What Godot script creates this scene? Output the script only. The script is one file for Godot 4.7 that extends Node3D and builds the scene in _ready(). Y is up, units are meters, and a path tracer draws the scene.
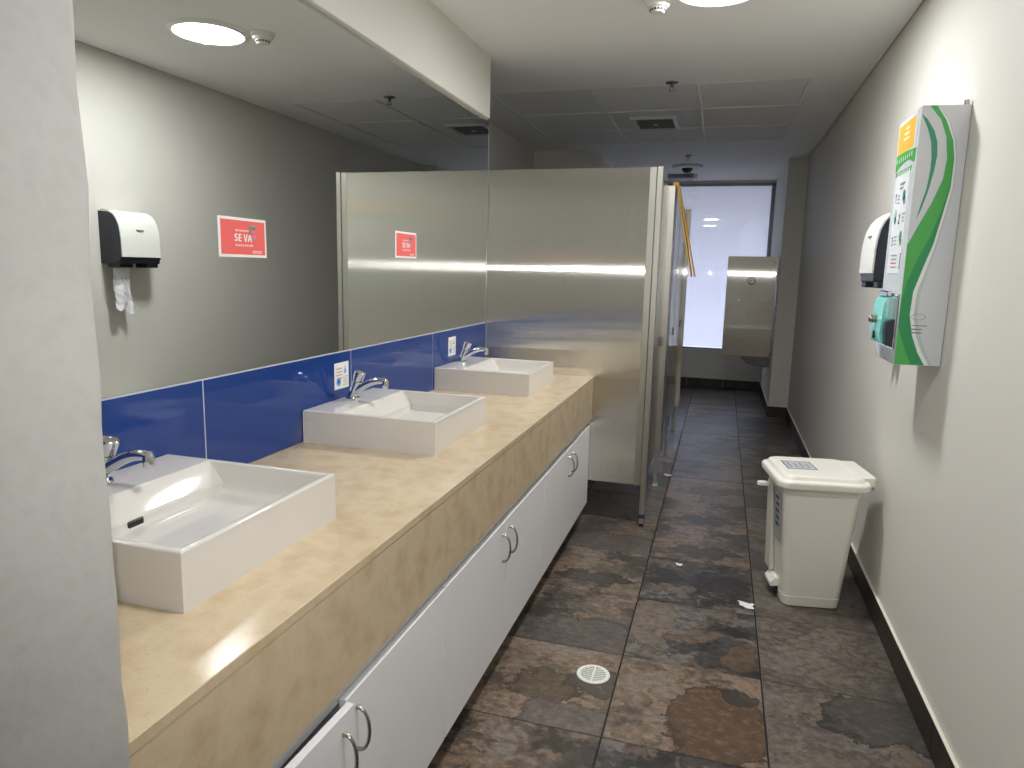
extends Node3D
# A narrow restroom: stone vanity with three square basins under a long mirror on the left,
# steel toilet stalls behind it, a plain wall with a soap station, towel dispenser and pedal bin on the right.
# x runs across the room (0 = mirror face, 2.091 = right wall), y up (0 = floor), z towards the viewer.

const RIGHT := 2.091
const CEIL := 2.649
const COUNTER := 0.877
const TILE := 0.512

var M := {}

# ---------------------------------------------------------------- shapes

class Shape:
	var v := PackedVector3Array()
	var t := PackedInt32Array()

	# adds a closed piece (faces turned outwards) or an open one (faces turned towards hint)
	func add(verts: PackedVector3Array, tris: PackedInt32Array, hint := Vector3.ZERO) -> void:
		var c := Vector3.ZERO
		for p in verts:
			c += p
		c /= maxf(verts.size(), 1)
		var s := 0.0
		for i in range(0, tris.size(), 3):
			var a := verts[tris[i]] - c
			var b := verts[tris[i + 1]] - c
			var d := verts[tris[i + 2]] - c
			if hint == Vector3.ZERO:
				s += a.dot(b.cross(d))
			else:
				s += (b - a).cross(d - a).dot(hint)
		var base := v.size()
		v.append_array(verts)
		for i in range(0, tris.size(), 3):
			t.append(base + tris[i])
			if s >= 0.0:
				t.append(base + tris[i + 1])
				t.append(base + tris[i + 2])
			else:
				t.append(base + tris[i + 2])
				t.append(base + tris[i + 1])

	# box with chamfered edges
	func box(lo: Vector3, hi: Vector3, r := 0.0) -> void:
		var c := (lo + hi) / 2.0
		var h := (hi - lo) / 2.0
		r = minf(r, minf(h.x, minf(h.y, h.z)) * 0.9)
		var vs := PackedVector3Array()
		var ts := PackedInt32Array()
		if r <= 0.0:
			for k in 8:
				vs.append(c + Vector3(h.x if k & 1 else -h.x, h.y if k & 2 else -h.y, h.z if k & 4 else -h.z))
			for q in [[0, 1, 3, 2], [4, 6, 7, 5], [0, 4, 5, 1], [2, 3, 7, 6], [0, 2, 6, 4], [1, 5, 7, 3]]:
				ts.append_array([q[0], q[1], q[2], q[0], q[2], q[3]])
			add(vs, ts)
			return
		# corner k has three vertices: 3k on the x face, 3k+1 on the y face, 3k+2 on the z face
		for k in 8:
			var s := Vector3(1 if k & 1 else -1, 1 if k & 2 else -1, 1 if k & 4 else -1)
			vs.append(c + s * (h - Vector3(0, r, r)))
			vs.append(c + s * (h - Vector3(r, 0, r)))
			vs.append(c + s * (h - Vector3(r, r, 0)))
		var quads := []
		quads.append([1 * 3, 3 * 3, 7 * 3, 5 * 3])
		quads.append([0, 4 * 3, 6 * 3, 2 * 3])
		quads.append([2 * 3 + 1, 6 * 3 + 1, 7 * 3 + 1, 3 * 3 + 1])
		quads.append([1, 3 + 1, 5 * 3 + 1, 4 * 3 + 1])
		quads.append([4 * 3 + 2, 5 * 3 + 2, 7 * 3 + 2, 6 * 3 + 2])
		quads.append([2, 2 * 3 + 2, 3 * 3 + 2, 3 + 2])
		for e in [[0, 1, 1, 2], [2, 3, 1, 2], [4, 5, 1, 2], [6, 7, 1, 2], [0, 2, 0, 2], [1, 3, 0, 2], [4, 6, 0, 2], [5, 7, 0, 2], [0, 4, 0, 1], [1, 5, 0, 1], [2, 6, 0, 1], [3, 7, 0, 1]]:
			quads.append([e[0] * 3 + e[2], e[1] * 3 + e[2], e[1] * 3 + e[3], e[0] * 3 + e[3]])
		var faces := []
		for q in quads:
			faces.append([q[0], q[1], q[2]])
			faces.append([q[0], q[2], q[3]])
		for k in 8:
			faces.append([k * 3, k * 3 + 1, k * 3 + 2])
		for f in faces:
			var n := (vs[f[1]] - vs[f[0]]).cross(vs[f[2]] - vs[f[0]])
			var out := (vs[f[0]] + vs[f[1]] + vs[f[2]]) / 3.0 - c
			if n.dot(out) < 0.0:
				ts.append_array([f[0], f[2], f[1]])
			else:
				ts.append_array([f[0], f[1], f[2]])
		add(vs, ts)

	# a flat outline given in (u, w) and pulled along n from d0 to d1
	func slab(outline: PackedVector2Array, at: Vector3, u: Vector3, w: Vector3, n: Vector3, d0: float, d1: float) -> void:
		var flat := Geometry2D.triangulate_polygon(outline)
		var k := outline.size()
		var vs := PackedVector3Array()
		var ts := PackedInt32Array()
		for d in [d0, d1]:
			for p in outline:
				vs.append(at + u * p.x + w * p.y + n * d)
		var first := n * signf(d0 - d1)
		for i in range(0, flat.size(), 3):
			var a := vs[flat[i]]
			var nn := (vs[flat[i + 1]] - a).cross(vs[flat[i + 2]] - a)
			if nn.dot(first) >= 0.0:
				ts.append_array([flat[i], flat[i + 1], flat[i + 2], k + flat[i], k + flat[i + 2], k + flat[i + 1]])
			else:
				ts.append_array([flat[i], flat[i + 2], flat[i + 1], k + flat[i], k + flat[i + 1], k + flat[i + 2]])
		# the walls must run the other way round than the first cap's border
		var clock := Geometry2D.is_polygon_clockwise(outline)
		var flip := (u.cross(w).dot(first) > 0.0) == (not clock)
		for i in k:
			var j := (i + 1) % k
			if flip:
				ts.append_array([j, i, k + i, j, k + i, k + j])
			else:
				ts.append_array([i, j, k + j, i, k + j, k + i])
		add(vs, ts)

	# rings of equal point counts joined in order, both ends capped
	func loft(rings: Array, cap := true) -> void:
		var k: int = rings[0].size()
		var vs := PackedVector3Array()
		var ts := PackedInt32Array()
		for r in rings:
			vs.append_array(r)
		for i in rings.size() - 1:
			for j in k:
				var a := i * k + j
				var b := i * k + (j + 1) % k
				ts.append_array([a, b, b + k, a, b + k, a + k])
		if cap:
			for e in [0, rings.size() - 1]:
				var c := Vector3.ZERO
				for p in rings[e]:
					c += p
				vs.append(c / k)
				for j in k:
					var a: int = e * k + j
					var b: int = e * k + (j + 1) % k
					if e == 0:
						ts.append_array([vs.size() - 1, b, a])
					else:
						ts.append_array([vs.size() - 1, a, b])
		add(vs, ts)

	# a profile of (radius, height) turned round an axis through at
	func lathe(profile: Array, at: Vector3, axis := Vector3.UP, sides := 32) -> void:
		var u := axis.cross(Vector3.RIGHT if absf(axis.x) < 0.9 else Vector3.UP).normalized()
		var w := axis.cross(u)
		var rings := []
		for p in profile:
			var ring := PackedVector3Array()
			for j in sides:
				var a := TAU * j / sides
				ring.append(at + axis * p.y + (u * cos(a) + w * sin(a)) * maxf(p.x, 0.0001))
			rings.append(ring)
		if profile[0].x > 0.001:
			rings.append(rings[0].duplicate())
			loft(rings, false)
		else:
			loft(rings)

	func tube(path: Array, radii: Array, sides := 14) -> void:
		var rings := []
		var side := Vector3.ZERO
		for i in path.size():
			var d: Vector3 = (path[mini(i + 1, path.size() - 1)] - path[maxi(i - 1, 0)]).normalized()
			if side == Vector3.ZERO:
				side = d.cross(Vector3.UP if absf(d.y) < 0.9 else Vector3.RIGHT).normalized()
			side = (side - d * side.dot(d)).normalized()
			var w := d.cross(side)
			var r: float = radii[mini(i, radii.size() - 1)]
			var ring := PackedVector3Array()
			for j in sides:
				var a := TAU * j / sides
				ring.append(path[i] + (side * cos(a) + w * sin(a)) * r)
			rings.append(ring)
		loft(rings)

	# mesh with normals smoothed where faces meet under the given angle; uv in metres by the face's main axis
	func mesh(origin: Vector3, smooth := 38.0) -> ArrayMesh:
		var n := t.size() / 3
		var normal := PackedVector3Array()
		var unit := PackedVector3Array()
		normal.resize(n)
		unit.resize(n)
		var near := {}
		for f in n:
			var a := v[t[f * 3]]
			normal[f] = (v[t[f * 3 + 1]] - a).cross(v[t[f * 3 + 2]] - a)
			unit[f] = normal[f].normalized()
			for k in 3:
				var key := Vector3i((v[t[f * 3 + k]] * 20000.0).round())
				if not near.has(key):
					near[key] = PackedInt32Array()
				near[key].append(f)
		var least := cos(deg_to_rad(smooth))
		var st := SurfaceTool.new()
		st.begin(Mesh.PRIMITIVE_TRIANGLES)
		for f in n:
			if normal[f].length_squared() < 1e-20:
				continue
			for k in [0, 2, 1]:
				var p := v[t[f * 3 + k]]
				var sum := Vector3.ZERO
				for g in near[Vector3i((p * 20000.0).round())]:
					if unit[g].dot(unit[f]) > least:
						sum += normal[g]
				var q := unit[f].abs()
				var l := p - origin
				if q.y > q.x and q.y > q.z:
					st.set_uv(Vector2(l.x, l.z))
				elif q.x > q.z:
					st.set_uv(Vector2(l.z, -l.y))
				else:
					st.set_uv(Vector2(l.x, -l.y))
				st.set_normal(sum.normalized() if sum.length_squared() > 0.0 else unit[f])
				st.add_vertex(l)
		return st.commit()


func rounded(x0: float, x1: float, y0: float, y1: float, r: float, steps := 5) -> PackedVector2Array:
	var out := PackedVector2Array()
	for c in [[x1 - r, y1 - r, 0.0], [x0 + r, y1 - r, 0.25], [x0 + r, y0 + r, 0.5], [x1 - r, y0 + r, 0.75]]:
		for i in steps + 1:
			var a: float = TAU * (c[2] + 0.25 * i / steps)
			out.append(Vector2(c[0] + r * cos(a), c[1] + r * sin(a)))
	return out


func ring_at(outline: PackedVector2Array, y: float) -> PackedVector3Array:
	var out := PackedVector3Array()
	for p in outline:
		out.append(Vector3(p.x, y, p.y))
	return out

# ---------------------------------------------------------------- nodes

func top_of(o: Node) -> Node3D:
	while o.get_parent() != self:
		o = o.get_parent()
	return o


func part(parent: Node, called: String, s: Shape, m: Material, label := "", smooth := 38.0) -> MeshInstance3D:
	var o := MeshInstance3D.new()
	o.name = called
	var origin := Vector3.ZERO
	if parent != self:
		origin = top_of(parent).get_meta("origin", Vector3.ZERO)
	o.mesh = s.mesh(origin, smooth)
	o.material_override = m
	if label:
		o.set_meta("label", label)
	parent.add_child(o, true)
	return o


func box_part(parent: Node, called: String, lo: Vector3, hi: Vector3, m: Material, r := 0.0, label := "") -> MeshInstance3D:
	var s := Shape.new()
	s.box(lo, hi, r)
	return part(parent, called, s, m, label)


# a thing whose parts are given in room coordinates; at is its base
func thing(called: String, label: String, category: String, at := Vector3.ZERO, group := "") -> Node3D:
	var o := Node3D.new()
	o.name = called
	add_child(o, true)
	o.position = at
	o.set_meta("origin", at)
	o.set_meta("label", label)
	o.set_meta("category", category)
	if group:
		o.set_meta("group", group)
	return o


func setting(called: String, label: String) -> Node3D:
	var o := Node3D.new()
	o.name = called
	add_child(o, true)
	o.set_meta("kind", "structure")
	o.set_meta("label", label)
	o.set_meta("category", called.get_slice("_", 0))
	return o


func copy(o: Node3D, by: Vector3, called: String, label: String) -> Node3D:
	var c: Node3D = o.duplicate()
	c.name = called
	add_child(c, true)
	c.position = o.position + by
	c.set_meta("label", label)
	return c


func letters(parent: Node, called: String, text: String, height: float, m: Material, at: Vector3, right: Vector3, up: Vector3, bold := true, label := "") -> void:
	var f := SystemFont.new()
	f.font_names = PackedStringArray(["Droid Sans"])
	f.font_weight = 700 if bold else 400
	var tm := TextMesh.new()
	tm.font = f
	tm.text = text
	tm.font_size = 32
	tm.pixel_size = height / 24.0
	tm.depth = 0.0008
	tm.horizontal_alignment = HORIZONTAL_ALIGNMENT_CENTER
	var o := MeshInstance3D.new()
	o.name = called
	o.mesh = tm
	o.material_override = m
	if label:
		o.set_meta("label", label)
	parent.add_child(o, true)
	o.transform = Transform3D(Basis(right, up, right.cross(up)), at - top_of(parent).get_meta("origin", Vector3.ZERO))

# ---------------------------------------------------------------- materials

func paint(c: Color, rough := 0.6, metal := 0.0, spec := 0.5) -> StandardMaterial3D:
	var m := StandardMaterial3D.new()
	m.albedo_color = c
	m.roughness = rough
	m.metallic = metal
	m.metallic_specular = spec
	return m


func noise(seed_: int, freq: float, octaves := 4, size := 512, ramp: Gradient = null) -> NoiseTexture2D:
	var n := FastNoiseLite.new()
	n.noise_type = FastNoiseLite.TYPE_SIMPLEX_SMOOTH
	n.seed = seed_
	n.frequency = freq
	n.fractal_octaves = octaves
	var t := NoiseTexture2D.new()
	t.width = size
	t.height = size
	t.seamless = true
	t.noise = n
	if ramp:
		t.color_ramp = ramp
	return t


func ramp(stops: Array) -> Gradient:
	var g := Gradient.new()
	var o := PackedFloat32Array()
	var c := PackedColorArray()
	for s in stops:
		o.append(s[0])
		c.append(s[1])
	g.offsets = o
	g.colors = c
	return g


func triplanar(m: StandardMaterial3D, per_metre: float) -> StandardMaterial3D:
	m.uv1_triplanar = true
	m.uv1_world_triplanar = true
	m.uv1_scale = Vector3.ONE * per_metre
	return m


# slate print of one floor tile: cloudy layers with ragged edges, a few given patches, grain and specks
# tones: dark, middle, warm, pale; mood shifts the mix towards dark (negative) or pale
func slate(seed_: int, tones: Array, mood: float, patches := []) -> Array:
	const N := 384
	var wide := FastNoiseLite.new()
	wide.seed = seed_
	wide.frequency = 1.0
	wide.fractal_octaves = 6
	wide.fractal_gain = 0.58
	var fine := FastNoiseLite.new()
	fine.seed = seed_ + 7
	fine.frequency = 1.0
	fine.fractal_octaves = 5
	fine.fractal_gain = 0.7
	var rgb := PackedByteArray()
	rgb.resize(N * N * 3)
	var relief := PackedByteArray()
	relief.resize(N * N)
	var rng := RandomNumberGenerator.new()
	rng.seed = seed_
	for j in N:
		for i in N:
			var x := float(i) / N
			var y := float(j) / N
			var wx := x + 0.11 * wide.get_noise_2d(x * 2.6 + 40.0, y * 2.6)
			var wy := y + 0.11 * wide.get_noise_2d(x * 2.6, y * 2.6 + 90.0)
			var a := wide.get_noise_2d(wx * 1.3 + 7.0, wy * 2.0)
			var b := wide.get_noise_2d(wx * 2.2 + 31.0, wy * 2.6 + 11.0)
			var g := fine.get_noise_2d(x * 9.0, y * 12.0)
			var v := mood + 1.5 * a + 0.5 * g
			var c: Color = tones[0].lerp(tones[1], smoothstep(-0.55, -0.05, v))
			c = c.lerp(tones[2], smoothstep(0.02, 0.3, v + b * 1.1))
			c = c.lerp(tones[3], smoothstep(0.3, 0.7, v - b * 0.8))
			var high := 0.5 + 0.25 * a
			# a split layer: a ragged step with a thin dark lip
			var lip := absf(b - 0.08)
			if lip < 0.016 and a > -0.2:
				c = c.darkened(0.3)
			if b > 0.08:
				high -= 0.12
			for p in patches:
				var d := sqrt(pow((wx - p[0]) / p[2], 2.0) + pow((wy - p[1]) / p[3], 2.0)) + g * 0.1 + b * 0.32
				if d < 1.0:
					c = c.lerp(p[4], clampf(0.86 - 0.5 * absf(g), 0.0, 1.0))
					high -= 0.12
					if d > 0.9:
						c = c.darkened(0.22)
			var grain := 1.0 + 0.28 * g + rng.randf_range(-0.07, 0.07)
			if rng.randf() < 0.004:
				grain *= 1.35
			var at := (j * N + i) * 3
			rgb[at] = clampi(int(c.r * grain * 255.0), 0, 255)
			rgb[at + 1] = clampi(int(c.g * grain * 255.0), 0, 255)
			rgb[at + 2] = clampi(int(c.b * grain * 255.0), 0, 255)
			relief[j * N + i] = clampi(int((high + g * 0.3) * 255.0), 0, 255)
	return [ImageTexture.create_from_image(Image.create_from_data(N, N, false, Image.FORMAT_RGB8, rgb)), ImageTexture.create_from_image(Image.create_from_data(N, N, false, Image.FORMAT_L8, relief))]


func hairlines() -> ImageTexture:
	const W := 1024
	const H := 64
	var rng := RandomNumberGenerator.new()
	rng.seed = 8
	var buckle := FastNoiseLite.new()
	buckle.seed = 3
	buckle.frequency = 0.02
	# every sixteen hairlines hold one full spread of slants, shuffled, so that no broad ribs show
	var spread := []
	for q in 16:
		var u := (q + 0.5) / 16.0
		spread.append(0.21 * 1.7 * atanh(clampf(2.0 * u - 1.0, -0.97, 0.97)) * 0.65)
	var lean := PackedFloat32Array()
	for k in W / 16:
		var set_ := spread.duplicate()
		for q in range(15, 0, -1):
			var o := rng.randi_range(0, q)
			var keep: float = set_[q]
			set_[q] = set_[o]
			set_[o] = keep
		for q in 16:
			lean.append(set_[q])
	var raw := PackedFloat32Array()
	for j in H:
		for i in W:
			var n := Vector3(lean[i] * (0.9 + 0.2 * rng.randf()), 0.0016 * buckle.get_noise_2d(i * 0.1, j * 2.0), 1.0).normalized()
			raw.append(n.x * 0.5 + 0.5)
			raw.append(n.y * 0.5 + 0.5)
			raw.append(n.z * 0.5 + 0.5)
	return ImageTexture.create_from_image(Image.create_from_data(W, H, false, Image.FORMAT_RGBF, raw.to_byte_array()))


func c8(r: int, g: int, b: int) -> Color:
	return Color8(r, g, b)


func make_materials() -> void:
	var rough_paint := noise(3, 0.03, 4, 512)
	M.wall = triplanar(paint(c8(219, 216, 206), 0.55, 0.0, 0.4), 1.6)
	M.wall.heightmap_enabled = true
	M.wall.heightmap_texture = rough_paint
	M.wall.heightmap_scale = 0.018
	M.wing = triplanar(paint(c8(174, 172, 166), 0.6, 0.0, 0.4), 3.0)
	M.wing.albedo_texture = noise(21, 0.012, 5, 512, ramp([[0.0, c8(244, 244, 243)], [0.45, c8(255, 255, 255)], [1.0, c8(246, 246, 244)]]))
	M.wing.heightmap_enabled = true
	M.wing.heightmap_texture = noise(9, 0.02, 5, 512)
	M.wing.heightmap_scale = 0.03
	M.ceiling = paint(c8(242, 242, 238), 0.75, 0.0, 0.3)
	M.ceiling_panel = triplanar(paint(c8(232, 232, 229), 0.8, 0.0, 0.3), 3.0)
	M.ceiling_panel.heightmap_enabled = true
	M.ceiling_panel.heightmap_texture = noise(5, 0.08, 3, 256)
	M.ceiling_panel.heightmap_scale = 0.08
	M.bar = paint(c8(225, 226, 226), 0.5)
	M.mirror = paint(c8(222, 225, 223), 0.0, 1.0)
	M.mirror_edge = paint(c8(226, 236, 234), 0.12, 0.6)
	M.blue = paint(c8(20, 58, 128), 0.04, 0.0, 0.55)
	M.joint = paint(c8(196, 196, 200), 0.5)
	M.stone = triplanar(paint(Color.WHITE, 0.2, 0.0, 0.5), 1.5)
	M.stone.albedo_texture = noise(11, 0.005, 7, 1024, ramp([[0.0, c8(188, 166, 134)], [0.35, c8(198, 178, 146)], [0.6, c8(205, 186, 155)], [1.0, c8(196, 176, 143)]]))
	M.stone.roughness_texture = noise(12, 0.02, 5, 512, ramp([[0.0, Color(1, 1, 1)], [0.5, Color(0.7, 0.7, 0.7)], [1.0, Color(0.9, 0.9, 0.9)]]))
	M.stone.detail_enabled = true
	M.stone.detail_uv_layer = BaseMaterial3D.DETAIL_UV_1
	M.stone.detail_blend_mode = BaseMaterial3D.BLEND_MODE_MUL
	var veins := noise(13, 0.014, 5, 1024, ramp([[0.0, c8(255, 255, 255)], [0.76, c8(255, 254, 253)], [0.88, c8(250, 247, 243)], [0.95, c8(238, 230, 220)], [1.0, c8(206, 188, 168)]]))
	veins.noise.fractal_type = FastNoiseLite.FRACTAL_RIDGED
	M.stone.detail_albedo = veins
	M.ceramic = paint(c8(213, 208, 200), 0.06, 0.0, 0.55)
	M.slot = paint(c8(40, 40, 38), 0.35, 0.4)
	M.chrome = paint(c8(214, 216, 220), 0.07, 1.0)
	M.nickel = paint(c8(176, 170, 158), 0.26, 1.0)
	M.laminate = paint(c8(232, 230, 230), 0.32, 0.0, 0.45)
	M.carcass = paint(c8(206, 207, 210), 0.45)
	M.plinth = paint(c8(26, 24, 24), 0.45)
	# brushed steel: vertical hairlines, fine across and long along, over a faint buckle of the sheet
	M.steel = paint(c8(236, 234, 226), 0.08, 1.0)
	M.steel.anisotropy_enabled = true
	M.steel.anisotropy = 1.0
	M.steel.normal_enabled = true
	M.steel.normal_texture = hairlines()
	M.steel.normal_scale = 1.0
	M.steel.uv1_scale = Vector3(9.0, 0.55, 1.0)
	M.steel_edge = paint(c8(196, 193, 183), 0.32, 1.0)
	M.rubber = paint(c8(22, 22, 24), 0.6)
	M.tape = paint(c8(30, 46, 72), 0.5)
	M.yellow = paint(c8(226, 172, 40), 0.45)
	M.white_plastic = paint(c8(232, 231, 222), 0.35, 0.0, 0.5)
	M.bin = paint(c8(234, 230, 218), 0.34, 0.0, 0.5)
	M.bin_trim = paint(c8(214, 212, 198), 0.4)
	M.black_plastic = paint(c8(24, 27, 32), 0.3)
	M.smoke_plastic = paint(c8(38, 44, 54), 0.3)
	M.paper = paint(c8(232, 232, 232), 0.85)
	M.paper.backlight_enabled = true
	M.paper.backlight = Color(0.25, 0.25, 0.25)
	M.white_print = paint(c8(238, 234, 228), 0.45)
	M.red_print = paint(c8(238, 102, 97), 0.45)
	M.pink_print = paint(c8(246, 196, 190), 0.45)
	M.teal_print = paint(c8(96, 156, 140), 0.45)
	M.sky_print = paint(c8(110, 176, 226), 0.45)
	M.navy_print = paint(c8(48, 98, 176), 0.45)
	M.tan_print = paint(c8(190, 170, 150), 0.45)
	M.grey_print = paint(c8(130, 136, 140), 0.45)
	M.black_print = paint(c8(34, 38, 42), 0.4)
	M.label_print = paint(c8(168, 174, 176), 0.4)
	M.panel = paint(c8(208, 209, 212), 0.22, 0.0, 0.5)
	M.panel_white = paint(c8(232, 234, 232), 0.22, 0.0, 0.5)
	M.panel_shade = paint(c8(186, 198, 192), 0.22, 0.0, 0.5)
	M.green = paint(c8(44, 142, 84), 0.22, 0.0, 0.5)
	M.light_green = paint(c8(78, 170, 82), 0.22, 0.0, 0.5)
	M.teal_green = paint(c8(62, 146, 112), 0.22, 0.0, 0.5)
	M.pale_green = paint(c8(168, 200, 176), 0.3)
	M.orange = paint(c8(246, 178, 70), 0.35)
	M.cream_print = paint(c8(250, 226, 186), 0.4)
	M.turquoise = paint(c8(120, 212, 196), 0.2, 0.0, 0.5)
	M.clear = paint(Color(0.9, 0.95, 0.95, 0.2), 0.04)
	M.clear.transparency = BaseMaterial3D.TRANSPARENCY_ALPHA
	M.grout = paint(c8(30, 27, 26), 0.8)
	M.baseboard = triplanar(paint(c8(60, 54, 50), 0.4, 0.0, 0.45), 2.0)
	M.baseboard.albedo_texture = noise(41, 0.01, 6, 512, ramp([[0.0, c8(150, 140, 132)], [0.5, c8(215, 208, 204)], [1.0, c8(255, 240, 226)]]))
	M.sealant = paint(c8(226, 220, 204), 0.6)
	M.window_frame = paint(c8(150, 156, 166), 0.4, 0.3)
	M.glass = paint(Color(0.95, 0.97, 1.0, 0.06), 0.0)
	M.glass.transparency = BaseMaterial3D.TRANSPARENCY_ALPHA
	M.blind = paint(c8(236, 238, 244), 0.9, 0.0, 0.2)
	M.blind.backlight_enabled = true
	M.blind.backlight = Color(0.95, 0.96, 1.0)
	M.concrete = paint(c8(188, 186, 180), 0.9)
	M.louvre = paint(c8(104, 106, 108), 0.5)
	M.vent = paint(c8(206, 206, 206), 0.5)
	M.vent_dark = paint(c8(60, 60, 62), 0.7)
	M.brass = paint(c8(120, 116, 112), 0.3, 1.0)
	M.diffuser = paint(c8(250, 250, 250), 0.5)
	M.diffuser.emission_enabled = true
	M.diffuser.emission = Color(0.96, 0.98, 1.0)
	M.diffuser.emission_energy_multiplier = 9.0
	M.clay = paint(c8(176, 176, 174), 0.2)
	M.grey_box = paint(c8(150, 152, 156), 0.5)
	# eight slate prints
	var brown := [c8(64, 58, 53), c8(92, 81, 71), c8(116, 98, 82), c8(118, 108, 98)]
	var tan_ := [c8(86, 76, 67), c8(112, 97, 83), c8(128, 109, 92), c8(122, 112, 101)]
	var dull := [c8(80, 72, 66), c8(94, 86, 78), c8(103, 92, 81), c8(104, 97, 89)]
	var dark := [c8(46, 44, 43), c8(68, 64, 61), c8(98, 84, 72), c8(104, 99, 94)]
	M.slate = []
	for a in [
			[101, tan_, 0.25, [[0.56, 0.6, 0.27, 0.22, c8(82, 70, 56)], [0.98, 0.42, 0.3, 0.16, c8(72, 66, 61)], [0.78, 0.92, 0.42, 0.22, c8(96, 89, 84)]]],
			[102, tan_, 0.15, [[0.72, 0.64, 0.34, 0.42, c8(86, 66, 50)], [0.9, 0.3, 0.16, 0.1, c8(62, 58, 54)]]],
			[103, brown, -0.1, [[0.5, 0.82, 0.7, 0.32, c8(82, 77, 73)]]],
			[104, dark, 0.15, [[0.16, 0.4, 0.2, 0.45, c8(112, 101, 89)], [0.9, 0.75, 0.16, 0.18, c8(98, 80, 64)]]],
			[105, brown, 0.0, [[0.5, 0.7, 0.36, 0.14, c8(58, 53, 51)]]],
			[106, dark, -0.15, []],
			[107, dull, 0.1, []],
			[108, dull, 0.2, [[0.85, 0.25, 0.5, 0.3, c8(66, 62, 59)]]]]:
		var pics := slate(a[0], a[1], a[2], a[3])
		var m := paint(Color.WHITE, 0.34, 0.0, 0.42)
		m.albedo_texture = pics[0]
		m.heightmap_enabled = true
		m.heightmap_texture = pics[1]
		m.heightmap_scale = 0.1
		m.uv1_scale = Vector3(1.0 / TILE, 1.0 / TILE, 1.0)
		m.uv1_offset = Vector3(0.5, 0.5, 0.0)
		M.slate.append(m)

# ---------------------------------------------------------------- camera and light

func _ready() -> void:
	var cam := Camera3D.new()
	cam.name = "camera"
	add_child(cam)
	cam.transform = Transform3D(Basis(Vector3(0.957603, 0.023273, -0.287150), Vector3(-0.068589, 0.986489, -0.148780), Vector3(0.279808, 0.162167, 0.946261)), Vector3(1.3535, 1.4827, 0.0))
	cam.fov = 57.637
	cam.near = 0.05
	cam.far = 100.0
	cam.current = true

	var env := Environment.new()
	env.background_mode = Environment.BG_SKY
	var sky_look := ProceduralSkyMaterial.new()
	sky_look.sky_top_color = c8(216, 220, 232)
	sky_look.sky_horizon_color = c8(238, 238, 243)
	sky_look.ground_horizon_color = c8(214, 215, 220)
	sky_look.ground_bottom_color = c8(190, 191, 196)
	sky_look.sky_energy_multiplier = 2.35
	sky_look.ground_energy_multiplier = 1.3
	env.sky = Sky.new()
	env.sky.sky_material = sky_look
	env.tonemap_mode = Environment.TONE_MAPPER_LINEAR
	env.tonemap_exposure = 1.27
	env.sdfgi_enabled = true
	env.ssao_enabled = true
	env.ssil_enabled = true
	var world := WorldEnvironment.new()
	world.name = "world"
	world.environment = env
	add_child(world)

	# the photographer's phone light: its glint stands in the end window and as a streak on the brushed steel, both at lens height
	var torch := SpotLight3D.new()
	torch.name = "phone_torch"
	add_child(torch)
	torch.position = Vector3(1.36, 1.50, 0.02)
	torch.rotation = Vector3(-0.1, 0.25, 0)
	torch.spot_angle = 50.0
	torch.spot_angle_attenuation = 0.8
	torch.light_energy = 0.7
	torch.light_size = 0.012
	torch.spot_range = 20.0
	torch.spot_attenuation = 2.0
	torch.shadow_enabled = true

	make_materials()
	build_shell()
	build_window()
	build_stalls()
	build_vanity()
	build_mirror()
	build_ceiling_things()
	build_wall_things()
	build_bin()
	build_floor_things()

# ---------------------------------------------------------------- setting

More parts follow.
